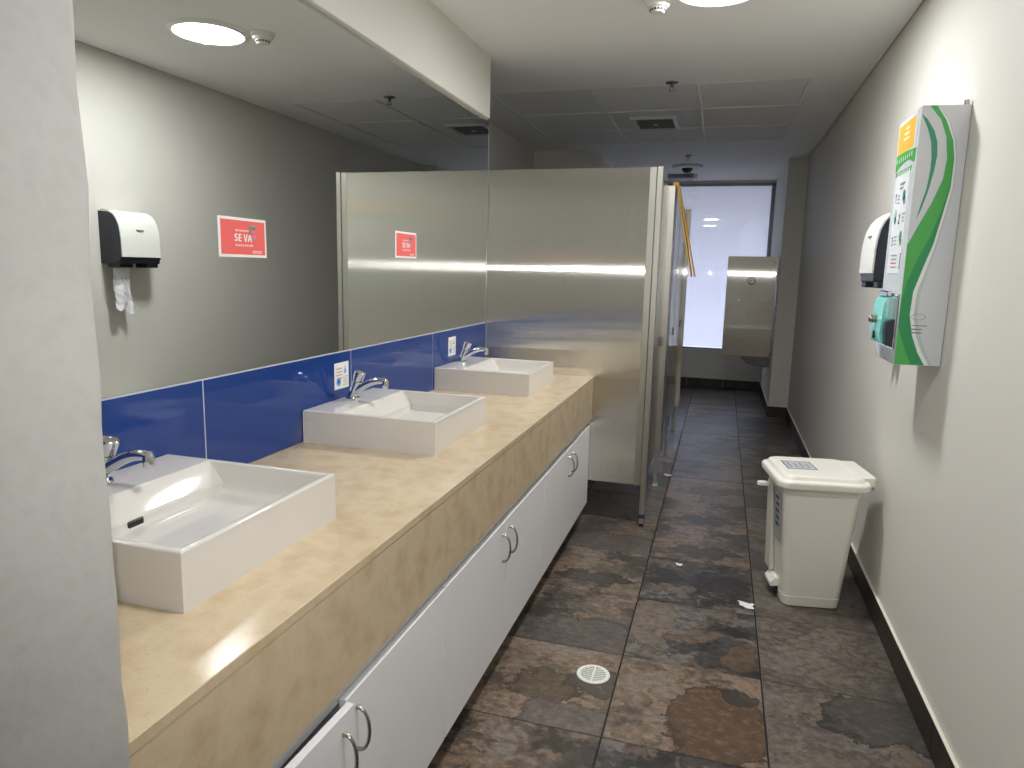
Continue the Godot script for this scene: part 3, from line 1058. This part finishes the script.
func sprinkler(at: Vector3, label: String) -> void:
	var t := thing("sprinkler", label, "sprinkler", at, "ceiling sprinklers")
	var s := Shape.new()
	s.lathe([Vector2(0.0, 0.0), Vector2(0.04, 0.0), Vector2(0.038, -0.006), Vector2(0.018, -0.012), Vector2(0.0, -0.012)], at, Vector3.UP, 28)
	part(t, "escutcheon", s, M.brass)
	s = Shape.new()
	s.lathe([Vector2(0.0, -0.012), Vector2(0.01, -0.012), Vector2(0.009, -0.03), Vector2(0.0, -0.03)], at, Vector3.UP, 16)
	s.tube([at + Vector3(0.009, -0.026, 0), at + Vector3(0.014, -0.036, 0), at + Vector3(0.004, -0.05, 0)], [0.0025], 8)
	s.tube([at + Vector3(-0.009, -0.026, 0), at + Vector3(-0.014, -0.036, 0), at + Vector3(-0.004, -0.05, 0)], [0.0025], 8)
	part(t, "frame", s, M.brass)
	s = Shape.new()
	s.lathe([Vector2(0.0, -0.049), Vector2(0.016, -0.05), Vector2(0.016, -0.052), Vector2(0.0, -0.053)], at, Vector3.UP, 20)
	part(t, "deflector", s, M.brass)


func build_ceiling_things() -> void:
	downlight(-3.2, 2.25, "glowing round ceiling lamp beside the smoke detector")
	downlight(-1.15, 1.35, "glowing round ceiling lamp above the wing wall end of the room")

	var d := thing("smoke_detector", "white round smoke detector beside the ceiling lamp", "smoke detector", Vector3(1.0, CEIL, -3.29))
	var at := Vector3(1.0, CEIL, -3.29)
	var s := Shape.new()
	s.lathe([Vector2(0.0, 0.0), Vector2(0.058, 0.0), Vector2(0.058, -0.012), Vector2(0.054, -0.018), Vector2(0.05, -0.02), Vector2(0.0, -0.02)], at, Vector3.UP, 40)
	part(d, "base", s, M.white_plastic)
	s = Shape.new()
	s.lathe([Vector2(0.0, -0.019), Vector2(0.051, -0.019), Vector2(0.046, -0.034), Vector2(0.036, -0.036), Vector2(0.03, -0.05), Vector2(0.024, -0.054), Vector2(0.0, -0.055)], at, Vector3.UP, 40)
	part(d, "dome", s, M.white_plastic)
	for i in 14:
		var a := TAU * i / 14.0
		s = Shape.new()
		var r := Vector3(cos(a), 0, sin(a))
		var w := Vector3(-sin(a), 0, cos(a))
		s.slab(rounded(-0.0045, 0.0045, -0.0475, -0.039, 0.0015, 2), at + r * 0.031, w, Vector3.UP, r, 0.0, 0.0035)
		part(d, "slot", s, M.vent_dark)

	var v := thing("ceiling_vent", "square louvred air vent in the lay-in ceiling panels", "vent", Vector3(0.76, CEIL, -5.83))
	s = Shape.new()
	for a in [[0.585, 0.935, -5.64, -5.605], [0.585, 0.935, -6.055, -6.02], [0.585, 0.62, -6.02, -5.64], [0.9, 0.935, -6.02, -5.64]]:
		s.box(Vector3(a[0], CEIL - 0.018, a[2]), Vector3(a[1], CEIL + 0.003, a[3]), 0.003)
	part(v, "frame", s, M.vent)
	s = Shape.new()
	for a in [[0.611, 0.613, -6.029, -5.631, 0.0], [0.907, 0.909, -6.029, -5.631, 0.0], [0.613, 0.907, -6.029, -6.027, 0.0], [0.613, 0.907, -5.633, -5.631, 0.0], [0.611, 0.909, -6.029, -5.631, 0.083]]:
		s.box(Vector3(a[0], CEIL + 0.003 + a[4], a[2]), Vector3(a[1], CEIL + 0.088, a[3]))
	part(v, "duct_box", s, M.vent)
	for i in 6:
		s = Shape.new()
		var z := -5.67 - 0.06 * i
		s.slab(PackedVector2Array([Vector2(0.0, 0.006), Vector2(0.002, 0.006), Vector2(0.022, -0.014), Vector2(0.02, -0.014)]), Vector3(0.62, CEIL - 0.001, z), Vector3.FORWARD, Vector3.UP, Vector3.RIGHT, 0.0, 0.28)
		part(v, "louvre", s, M.louvre)
	s = Shape.new()
	s.lathe([Vector2(0.0, 0.0), Vector2(0.02, 0.0), Vector2(0.018, -0.004), Vector2(0.0, -0.005)], Vector3(0.76, CEIL - 0.016, -5.83), Vector3.UP, 20)
	part(v, "centre_knob", s, M.vent)

	sprinkler(Vector3(0.965, CEIL, -4.66), "sprinkler head on the plain ceiling just before the lay-in panels")
	sprinkler(Vector3(0.93, CEIL, -7.45), "sprinkler head beyond the lay-in panels by the round ceiling speaker")
	var k := thing("ceiling_speaker", "pale round disc with a dark centre on the ceiling near the window", "speaker", Vector3(0.89, CEIL, -8.15))
	s = Shape.new()
	s.lathe([Vector2(0.0, 0.0), Vector2(0.165, 0.0), Vector2(0.165, -0.022), Vector2(0.155, -0.03), Vector2(0.0, -0.032)], Vector3(0.89, CEIL, -8.15), Vector3.UP, 40)
	part(k, "disc", s, M.bar)
	s = Shape.new()
	s.lathe([Vector2(0.0, -0.031), Vector2(0.06, -0.031), Vector2(0.055, -0.05), Vector2(0.035, -0.07), Vector2(0.0, -0.077)], Vector3(0.89, CEIL, -8.15), Vector3.UP, 28)
	part(k, "dome", s, M.vent_dark)
	var g := thing("ceiling_box", "grey rectangular unit on the ceiling by the window", "fan", Vector3(0.78, CEIL, -8.9))
	box_part(g, "housing", Vector3(0.63, CEIL - 0.05, -9.1), Vector3(0.93, CEIL, -8.8), M.grey_box, 0.006)
	box_part(g, "end_cap", Vector3(0.93, CEIL - 0.055, -9.08), Vector3(0.975, CEIL, -8.82), M.bar, 0.008)

# ---------------------------------------------------------------- right wall

func build_wall_things() -> void:
	# soap station: folded sheet-metal housing with splayed sides
	var t := thing("soap_station", "tall white soap station with green swooshes, stripes and an orange sticker", "soap station", Vector3(RIGHT, 1.185, -2.95))
	var y0 := 1.186
	var y1 := 2.046
	var zn := -2.712
	var zf := -3.0
	var zn2 := -2.697
	var zf2 := -3.005
	var xf := 1.942
	var s := Shape.new()
	s.slab(PackedVector2Array([Vector2(RIGHT - 0.002, zn), Vector2(xf, zn2), Vector2(xf, zf2), Vector2(RIGHT - 0.002, zf)]), Vector3.ZERO, Vector3.RIGHT, Vector3.BACK, Vector3.UP, y0, y1)
	part(t, "housing", s, M.panel)
	s = Shape.new()
	s.lathe([Vector2(0.0, 0.0), Vector2(0.008, 0.0), Vector2(0.008, 0.02), Vector2(0.0, 0.02)], Vector3(RIGHT - 0.014, y1 - 0.002, zn - 0.014), Vector3.UP, 16)
	part(t, "lock", s, M.nickel)
	# near side: (s, q) with s from the front fold to the wall and q from the top down
	var side := Vector3(RIGHT - 0.002 - xf, 0, zn - zn2)
	var out := side.cross(Vector3.UP).normalized()
	if out.z < 0.0:
		out = -out
	var from := Vector3(xf, y1, zn2)
	var face := func(pixels: Array) -> PackedVector2Array:
		var o := PackedVector2Array()
		for p in pixels:
			var q: float = (p[1] - 105.0) / 260.0
			o.append(Vector2(clampf((p[0] - (922.0 - 29.0 * q)) / 49.0, 0.003, 0.995), clampf(q, 0.002, 0.998)))
		return o
	var down := Vector3.DOWN * (y1 - y0)
	var art := [
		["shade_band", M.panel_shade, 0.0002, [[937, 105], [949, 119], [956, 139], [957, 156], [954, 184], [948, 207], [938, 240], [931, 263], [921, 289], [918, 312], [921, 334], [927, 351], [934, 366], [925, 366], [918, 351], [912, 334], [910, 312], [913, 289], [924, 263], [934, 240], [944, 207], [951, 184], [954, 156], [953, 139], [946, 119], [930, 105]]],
		["white_band", M.panel_white, 0.0004, [[937, 105], [948, 119], [954.5, 139], [956, 156], [953, 184], [946.5, 207], [936.5, 240], [928, 263], [917.5, 289], [914, 312], [916.5, 334], [922.5, 351], [930, 366], [922, 366], [912, 351], [906, 334], [906, 312], [908, 289], [920, 263], [930, 240], [940, 207], [947, 184], [950, 156], [949, 139], [942, 119], [930, 105]]],
		["green_swoosh", M.green, 0.0006, [[930, 105], [937, 105], [946, 119.3], [952.8, 138.8], [954, 156.4], [950.8, 183.8], [944, 207], [934, 240], [924, 263], [913.5, 288.8], [910, 312], [912.5, 333.8], [918, 351], [925, 366], [880, 366], [890, 289], [900, 240], [908, 240], [916.6, 224.8], [932, 199], [943, 176], [947, 156], [946, 135], [941, 119]]],
		["light_swoosh", M.light_green, 0.0009, [[930, 105.5], [937, 105.5], [946, 119.5], [952.3, 139], [953.3, 156.4], [950, 183], [942, 207], [931, 232], [918, 255], [907, 278], [901, 300], [898, 320], [885, 320], [890, 289], [900, 240], [908.3, 240], [917, 224.8], [932.3, 199], [943.3, 176], [947.3, 156], [946.3, 135], [941.3, 119]]],
		["light_foot", M.light_green, 0.0009, [[885, 325], [899, 330], [902, 340], [906, 352], [911, 366], [880, 366]]],
		["teal_arc", M.teal_green, 0.0007, [[920.5, 113], [927, 118], [934, 129], [937, 140], [937, 153], [934, 168], [928, 188], [921, 206], [915.7, 216], [921, 200], [926.4, 185.7], [930, 168], [931.3, 154.5], [930.7, 139], [927, 126]]],
	]
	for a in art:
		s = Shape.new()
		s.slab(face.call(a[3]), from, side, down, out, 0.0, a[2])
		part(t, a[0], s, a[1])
	# emblem and small lines near the foot
	s = Shape.new()
	var mark := []
	for i in 17:
		var a := TAU * i / 16.0
		mark.append(from + side * (0.42 + 0.15 * cos(a)) + down * (0.805 + 0.012 * sin(a)) + out * 0.0008)
	s.tube(mark, [0.0008], 6)
	part(t, "emblem", s, M.grey_print)
	for i in 3:
		s = Shape.new()
		s.slab(PackedVector2Array([Vector2(0.3, 0.838 + 0.014 * i), Vector2(0.62 - 0.1 * mini(i, 1), 0.838 + 0.014 * i), Vector2(0.62 - 0.1 * mini(i, 1), 0.842 + 0.014 * i + 0.002 * mini(i, 1)), Vector2(0.3, 0.842 + 0.014 * i + 0.002 * mini(i, 1))]), from, side, down, out, 0.0, 0.0009)
		part(t, "small_line", s, M.grey_print)
	# front: thin stripes, orange sticker, banner, numbered steps
	for i in 11:
		var z := zn2 - 0.016 - 0.0275 * i
		box_part(t, "stripe", Vector3(xf - 0.0004, y0 + 0.004, z - 0.002), Vector3(xf + 0.001, y1 - 0.004, z + 0.002), M.pale_green)
	box_part(t, "field", Vector3(xf - 0.0008, 1.5, -2.9621), Vector3(xf + 0.001, 1.86, -2.7668), M.panel_white)
	box_part(t, "sticker_border", Vector3(xf - 0.001, 1.918, -2.9965), Vector3(xf + 0.001, 2.04, -2.7491), M.panel_white)
	box_part(t, "orange_sticker", Vector3(xf - 0.0014, 1.927, -2.9899), Vector3(xf + 0.001, 2.031, -2.7574), M.orange, 0.0, "orange sticker")
	for i in 3:
		box_part(t, "sticker_line", Vector3(xf - 0.0018, 1.968 + 0.018 * i, -2.9109 + 0.01 * i), Vector3(xf + 0.001, 1.976 + 0.018 * i, -2.8272 - 0.006 * i), M.cream_print)
	var banner := PackedVector2Array([Vector2(-2.9927, 1.928), Vector2(-2.8458, 1.926), Vector2(-2.7175, 1.918), Vector2(-2.7249, 1.872), Vector2(-2.7993, 1.892), Vector2(-2.8923, 1.89), Vector2(-2.9481, 1.88), Vector2(-2.9927, 1.868)])
	s = Shape.new()
	s.slab(banner, Vector3(xf, 0, 0), Vector3.BACK, Vector3.UP, Vector3.LEFT, 0.0, 0.0016)
	part(t, "green_banner", s, M.light_green)
	for i in 8:
		var z := -2.7528 - 0.03 * i
		box_part(t, "banner_stroke", Vector3(xf - 0.002, 1.897, z - 0.018), Vector3(xf, 1.914, z - 0.006), M.pale_green)
		box_part(t, "banner_stroke", Vector3(xf - 0.0014, 1.85, z - 0.02), Vector3(xf, 1.866, z - 0.006), M.light_green)
	for i in 2:
		box_part(t, "small_line", Vector3(xf - 0.0014, 1.812 - 0.014 * i, -2.8923), Vector3(xf, 1.82 - 0.014 * i, -2.8179 - 0.02 * i), M.grey_print)
	var r := Vector3(0, 0, 1)
	letters(t, "number", "1", 0.032, M.black_print, Vector3(xf - 0.0012, 1.77, -2.9341), r, Vector3.UP, false)
	letters(t, "number", "2", 0.036, M.black_print, Vector3(xf - 0.0012, 1.692, -2.8504), r, Vector3.UP, true)
	letters(t, "number", "3", 0.032, M.black_print, Vector3(xf - 0.0012, 1.615, -2.9249), r, Vector3.UP, false)
	for a in [[1.772, -2.8160, 0.02, M.teal_green], [1.755, -2.8039, 0.016, M.grey_print], [1.71, -2.9183, 0.022, M.pale_green], [1.69, -2.9109, 0.014, M.teal_green], [1.63, -2.8039, 0.019, M.teal_green], [1.61, -2.7946, 0.014, M.light_green]]:
		s = Shape.new()
		s.lathe([Vector2(0.0, 0.0), Vector2(a[2], 0.0), Vector2(a[2], 0.0014), Vector2(0.0, 0.0014)], Vector3(xf, a[0], a[1]), Vector3.LEFT, 20)
		part(t, "step_mark", s, a[3])
	for i in 3:
		for a in [[1.775, -2.8923], [1.705, -2.7946], [1.628, -2.8783]]:
			box_part(t, "small_line", Vector3(xf - 0.0013, a[0] - 0.013 * i, a[1] - 0.018), Vector3(xf, a[0] + 0.005 - 0.013 * i, a[1] + 0.016), M.grey_print)
	box_part(t, "slot_mark", Vector3(xf - 0.0016, 1.515, -2.7761), Vector3(xf, 1.57, -2.7695), M.black_print)
	for i in 4:
		box_part(t, "small_line", Vector3(xf - 0.0013, 1.52 + 0.014 * i, -2.9109), Vector3(xf, 1.525 + 0.014 * i, -2.8272), M.red_print if i == 1 else M.grey_print)

	# turquoise soap cartridge in its chrome cradle, on the front of the station
	var c := thing("soap_dispenser", "turquoise soap dispenser with chrome knob on the front of the soap station", "soap dispenser", Vector3(xf, 1.24, -2.84))
	box_part(c, "back_plate", Vector3(xf - 0.006, 1.235, -2.955), Vector3(xf - 0.0022, 1.43, -2.715), M.chrome, 0.002)
	s = Shape.new()
	s.slab(PackedVector2Array([Vector2(0.0, 1.245), Vector2(-0.03, 1.252), Vector2(-0.036, 1.29), Vector2(-0.03, 1.39), Vector2(-0.018, 1.415), Vector2(0.0, 1.42)]), Vector3(xf - 0.006, 0, 0), Vector3.RIGHT, Vector3.UP, Vector3.BACK, -2.935, -2.765)
	part(c, "cartridge", s, M.turquoise)
	box_part(c, "top_clip", Vector3(xf - 0.03, 1.418, -2.9), Vector3(xf - 0.003, 1.438, -2.77), M.chrome, 0.004)
	s = Shape.new()
	s.lathe([Vector2(0.0, 0.0), Vector2(0.013, 0.0), Vector2(0.0145, 0.005), Vector2(0.0145, 0.022), Vector2(0.012, 0.028), Vector2(0.0, 0.029)], Vector3(xf - 0.036, 1.335, -2.855), Vector3.LEFT, 24)
	part(c, "knob", s, M.nickel, "round chrome push knob")
	box_part(c, "nozzle", Vector3(xf - 0.047, 1.262, -2.862), Vector3(xf - 0.036, 1.292, -2.848), M.black_plastic, 0.003)
	s = Shape.new()
	s.slab(PackedVector2Array([Vector2(0.0, 1.242), Vector2(-0.022, 1.25), Vector2(-0.028, 1.3), Vector2(-0.026, 1.33), Vector2(0.0, 1.34)]), Vector3(xf - 0.006, 0, 0), Vector3.RIGHT, Vector3.UP, Vector3.BACK, -2.762, -2.722)
	part(c, "side_cover", s, M.smoke_plastic)
	box_part(c, "clear_cover", Vector3(xf - 0.03, 1.342, -2.762), Vector3(xf - 0.006, 1.417, -2.722), M.clear, 0.003)

	# paper towel dispenser
	var d := thing("towel_dispenser", "white and black paper towel dispenser on the right wall beyond the soap station", "towel dispenser", Vector3(RIGHT, 1.45, -3.39))
	var z0 := -3.235
	var z1 := -3.535
	s = Shape.new()
	s.slab(PackedVector2Array([Vector2(0.0, 1.462), Vector2(-0.118, 1.474), Vector2(-0.142, 1.49), Vector2(-0.142, 1.50), Vector2(-0.14, 1.6), Vector2(-0.128, 1.68), Vector2(-0.1, 1.73), Vector2(-0.06, 1.753), Vector2(0.0, 1.76)]), Vector3(RIGHT, 0, 0), Vector3.RIGHT, Vector3.UP, Vector3.BACK, z1, z0)
	part(d, "casing", s, M.smoke_plastic, "dark grey casing", 25.0)
	s = Shape.new()
	var front := [Vector2(-0.15, 1.502), Vector2(-0.1485, 1.6), Vector2(-0.145, 1.64), Vector2(-0.136, 1.685), Vector2(-0.122, 1.717), Vector2(-0.102, 1.742), Vector2(-0.075, 1.759), Vector2(-0.045, 1.767), Vector2(-0.012, 1.769)]
	var sheet := PackedVector2Array()
	for p in front:
		sheet.append(p)
	for i in range(front.size() - 1, -1, -1):
		sheet.append(front[i] * Vector2(1, 1) + Vector2(0.007 if i < 6 else 0.002, -0.002 if i < 6 else -0.008))
	s.slab(sheet, Vector3(RIGHT, 0, 0), Vector3.RIGHT, Vector3.UP, Vector3.BACK, z1 + 0.006, z0 - 0.006)
	var cover := part(d, "front_cover", s, M.white_plastic, "white curved front cover", 50.0)
	box_part(cover, "badge", Vector3(RIGHT - 0.1488, 1.652, -3.41), Vector3(RIGHT - 0.14, 1.66, -3.36), M.grey_print)
	s = Shape.new()
	s.box(Vector3(RIGHT - 0.14, 1.464, z1 + 0.004), Vector3(RIGHT - 0.03, 1.5, z0 - 0.004), 0.004)
	s.box(Vector3(RIGHT - 0.136, 1.44, -3.52), Vector3(RIGHT - 0.05, 1.47, -3.43), 0.004)
	s.box(Vector3(RIGHT - 0.12, 1.44, -3.345), Vector3(RIGHT - 0.03, 1.47, -3.25), 0.004)
	part(d, "outlet", s, M.black_plastic)
	var p := thing("paper_towel", "crumpled white paper towel hanging out of the dispenser", "paper towel", Vector3(RIGHT - 0.07, 1.46, -3.33))
	var rows := []
	for side2 in 2:
		pass
	var nzp := FastNoiseLite.new()
	nzp.seed = 5
	nzp.frequency = 1.0
	var vs := PackedVector3Array()
	var ts := PackedInt32Array()
	for i in 19:
		for j in 11:
			var q := i / 18.0
			var e := j / 10.0
			var y := 1.4395 - q * (0.235 + 0.03 * e + 0.012 * sin(e * 9.0))
			var z := -3.248 - 0.118 * e + 0.006 * sin(q * 6.0) - 0.004 * q
			var x := RIGHT - 0.07 + 0.014 * nzp.get_noise_2d(q * 7.0, e * 5.0) + 0.012 * sin(e * 7.0 + q * 3.0) * q
			vs.append(Vector3(x, y, z))
	for i in 18:
		for j in 10:
			var a := i * 11 + j
			ts.append_array([a, a + 11, a + 12, a, a + 12, a + 1])
	s = Shape.new()
	s.add(vs, ts, Vector3.LEFT)
	part(p, "sheet", s, M.paper, "", 60.0)

# ---------------------------------------------------------------- bin

func build_bin() -> void:
	var t := thing("pedal_bin", "cream plastic pedal bin with flat hinged lid standing against the right wall", "bin", Vector3.ZERO)
	# local: -x is the pedal side, +x the hinge side
	var s := Shape.new()
	var rings := []
	for a in [[0.0, 0.118, 0.132, 0.034], [0.004, 0.124, 0.138, 0.036], [0.046, 0.1285, 0.1425, 0.036], [0.0475, 0.126, 0.14, 0.035], [0.05, 0.1275, 0.141, 0.035], [0.3, 0.146, 0.156, 0.035], [0.53, 0.162, 0.171, 0.035], [0.545, 0.163, 0.172, 0.035]]:
		rings.append(ring_at(rounded(-a[1], a[1], -a[2], a[2], a[3], 6), a[0]))
	s.loft(rings)
	part(t, "body", s, M.bin)
	# collar under the lid
	s = Shape.new()
	rings = []
	for a in [[0.512, 0.166, 0.175], [0.53, 0.17, 0.179], [0.546, 0.17, 0.179]]:
		rings.append(ring_at(rounded(-a[1], a[1], -a[2], a[2], 0.036, 6), a[0]))
	s.loft(rings)
	part(t, "collar", s, M.bin_trim)
	s = Shape.new()
	rings = []
	for a in [[0.543, 0.188, 0.19, 0.05], [0.5445, 0.196, 0.198, 0.055], [0.564, 0.198, 0.2, 0.056], [0.572, 0.194, 0.196, 0.055], [0.575, 0.187, 0.189, 0.052], [0.577, 0.176, 0.178, 0.046], [0.59, 0.17, 0.172, 0.044], [0.594, 0.163, 0.165, 0.042], [0.595, 0.15, 0.15, 0.04]]:
		rings.append(ring_at(rounded(-a[1], a[1], -a[2], a[2], a[3], 6), a[0]))
	s.loft(rings)
	var lid := part(t, "lid", s, M.bin, "", 50.0)
	var o := part(lid, "hinge_block", boxed(Vector3(0.14, 0.54, -0.135), Vector3(0.222, 0.598, 0.135), 0.008), M.bin)
	o.set_meta("label", "raised hinge end of the lid")
	part(lid, "hinge_pin", boxed(Vector3(0.2, 0.545, 0.135), Vector3(0.212, 0.557, 0.15), 0.002), M.grey_print)
	var st := part(lid, "sticker_frame", boxed(Vector3(-0.13, 0.5948, -0.085), Vector3(0.0, 0.5956, 0.055), 0.0), M.black_print)
	st.set_meta("label", "grey sticker with a black frame")
	part(lid, "sticker", boxed(Vector3(-0.124, 0.595, -0.079), Vector3(-0.006, 0.596, 0.049), 0.0), M.panel)
	for i in 4:
		part(lid, "sticker_line", boxed(Vector3(-0.112 + 0.026 * i, 0.5955, -0.06 + 0.02 * (i % 2)), Vector3(-0.102 + 0.026 * i, 0.5964, 0.03), 0.0), M.grey_print)
	# pedal side: recessed strip, printed label, pedal
	s = Shape.new()
	s.slab(PackedVector2Array([Vector2(-0.155, 0.1), Vector2(-0.1345, 0.1), Vector2(-0.168, 0.5), Vector2(-0.172, 0.5)]), Vector3.ZERO, Vector3.RIGHT, Vector3.UP, Vector3.BACK, -0.11, -0.02)
	part(t, "pedal_rib", s, M.bin_trim)
	s = Shape.new()
	s.slab(PackedVector2Array([Vector2(-0.1515, 0.27), Vector2(-0.149, 0.27), Vector2(-0.163, 0.5), Vector2(-0.1655, 0.5)]), Vector3.ZERO, Vector3.RIGHT, Vector3.UP, Vector3.BACK, 0.0, 0.1)
	var lab := part(t, "front_label", s, M.label_print, "grey printed strip down the pedal side")
	for i in 5:
		s = Shape.new()
		var y := 0.47 - 0.03 * i
		var x := -0.1655 + (0.5 - y) * 0.0608
		s.slab(PackedVector2Array([Vector2(x + 0.0006, y - 0.012), Vector2(x - 0.0012, y - 0.012), Vector2(x - 0.0012, y), Vector2(x + 0.0006, y)]), Vector3.ZERO, Vector3.RIGHT, Vector3.UP, Vector3.BACK, 0.025 + 0.008 * (i % 2), 0.075)
		part(lab, "print", s, M.black_print)
	s = Shape.new()
	s.slab(PackedVector2Array([Vector2(-0.163, 0.05), Vector2(-0.12, 0.056), Vector2(-0.12, 0.085), Vector2(-0.142, 0.09), Vector2(-0.164, 0.064)]), Vector3.ZERO, Vector3.RIGHT, Vector3.UP, Vector3.BACK, -0.055, 0.055)
	part(t, "pedal", s, M.white_plastic)
	part(t, "pedal_gap_shade", boxed(Vector3(-0.14, 0.012, -0.05), Vector3(-0.118, 0.06, 0.05), 0.002), M.black_plastic)  # black block painted in for the shade in the gap under the pedal
	s = Shape.new()
	s.slab(rounded(-0.222, -0.15, -0.12, -0.088, 0.0155, 5), Vector3(0, 0.472, 0), Vector3.RIGHT, Vector3.BACK, Vector3.UP, 0.0, 0.014)
	part(t, "bag_corner", s, M.paper, "white corner of the bin bag sticking out")
	t.position = Vector3(1.812, 0.0, -3.37)
	t.rotation.y = 0.17
	t.scale = Vector3(1.0, 1.045, 1.0)


func boxed(lo: Vector3, hi: Vector3, r: float) -> Shape:
	var s := Shape.new()
	s.box(lo, hi, r)
	return s

# ---------------------------------------------------------------- floor things

func build_floor_things() -> void:
	var at := Vector3(0.99, 0.0, -2.386)
	var d := thing("floor_drain", "round white slotted drain grate set in the floor tiles", "drain", at)
	var s := Shape.new()
	s.lathe([Vector2(0.047, 0.001), Vector2(0.062, 0.001), Vector2(0.061, 0.004), Vector2(0.049, 0.005), Vector2(0.047, 0.004)], at, Vector3.UP, 40)
	part(d, "ring", s, M.white_plastic)
	s = Shape.new()
	s.lathe([Vector2(0.0, 0.0003), Vector2(0.048, 0.0003), Vector2(0.048, 0.0012), Vector2(0.0, 0.0013)], at, Vector3.UP, 32)
	part(d, "sump", s, M.grey_print)
	box_part(d, "centre_bar", at + Vector3(-0.0035, 0.001, -0.048), at + Vector3(0.0035, 0.0045, 0.048), M.white_plastic, 0.0008)
	for sgn in [-1.0, 1.0]:
		for i in 7:
			var z := -0.036 + 0.012 * i
			var r := sqrt(0.047 * 0.047 - z * z)
			s = Shape.new()
			var a: Vector3 = at + Vector3(sgn * 0.003, 0.003, z + 0.004)
			var b: Vector3 = at + Vector3(sgn * r, 0.003, z - 0.002 * sgn)
			var w := Vector3(0, 0, 0.0024)
			s.loft([PackedVector3Array([a - w + Vector3(0, 0.001, 0), a + w + Vector3(0, 0.001, 0), a + w - Vector3(0, 0.002, 0), a - w - Vector3(0, 0.002, 0)]), PackedVector3Array([b - w + Vector3(0, 0.001, 0), b + w + Vector3(0, 0.001, 0), b + w - Vector3(0, 0.002, 0), b - w - Vector3(0, 0.002, 0)])])
			part(d, "bar", s, M.white_plastic)
	# paper scraps
	var i := 0
	for a in [[Vector3(1.553, 0, -3.155), 0.03, "torn white paper scrap on the floor by the pedal bin"], [Vector3(1.06, 0, -5.13), 0.03, "curled white paper scrap by the foot of the stall pilaster"], [Vector3(1.235, 0, -3.51), 0.016, "tiny white paper shred on the tile between bin and stalls"]]:
		var p := thing("paper_scrap", a[2], "paper scrap", a[0], "paper scraps on the floor")
		var n := FastNoiseLite.new()
		n.seed = 60 + i
		n.frequency = 1.0
		i += 1
		var vs := PackedVector3Array()
		var ts := PackedInt32Array()
		for j in 5:
			for k in 5:
				var q := Vector2(j / 4.0 - 0.5, k / 4.0 - 0.5)
				var wob := 1.0 + 0.5 * n.get_noise_2d(q.x * 3.0, q.y * 3.0)
				vs.append(a[0] + Vector3(q.x * a[1] * 2.0 * wob, 0.002 + a[1] * 0.35 * absf(n.get_noise_2d(q.x * 4.0 + 9.0, q.y * 4.0)) + a[1] * 0.5 * q.x * q.x, q.y * a[1] * 1.7 * wob + q.x * a[1] * 0.5))
		for j in 4:
			for k in 4:
				var b := j * 5 + k
				ts.append_array([b, b + 5, b + 6, b, b + 6, b + 1])
		s = Shape.new()
		s.add(vs, ts, Vector3.UP)
		part(p, "sheet", s, M.paper, "", 70.0)
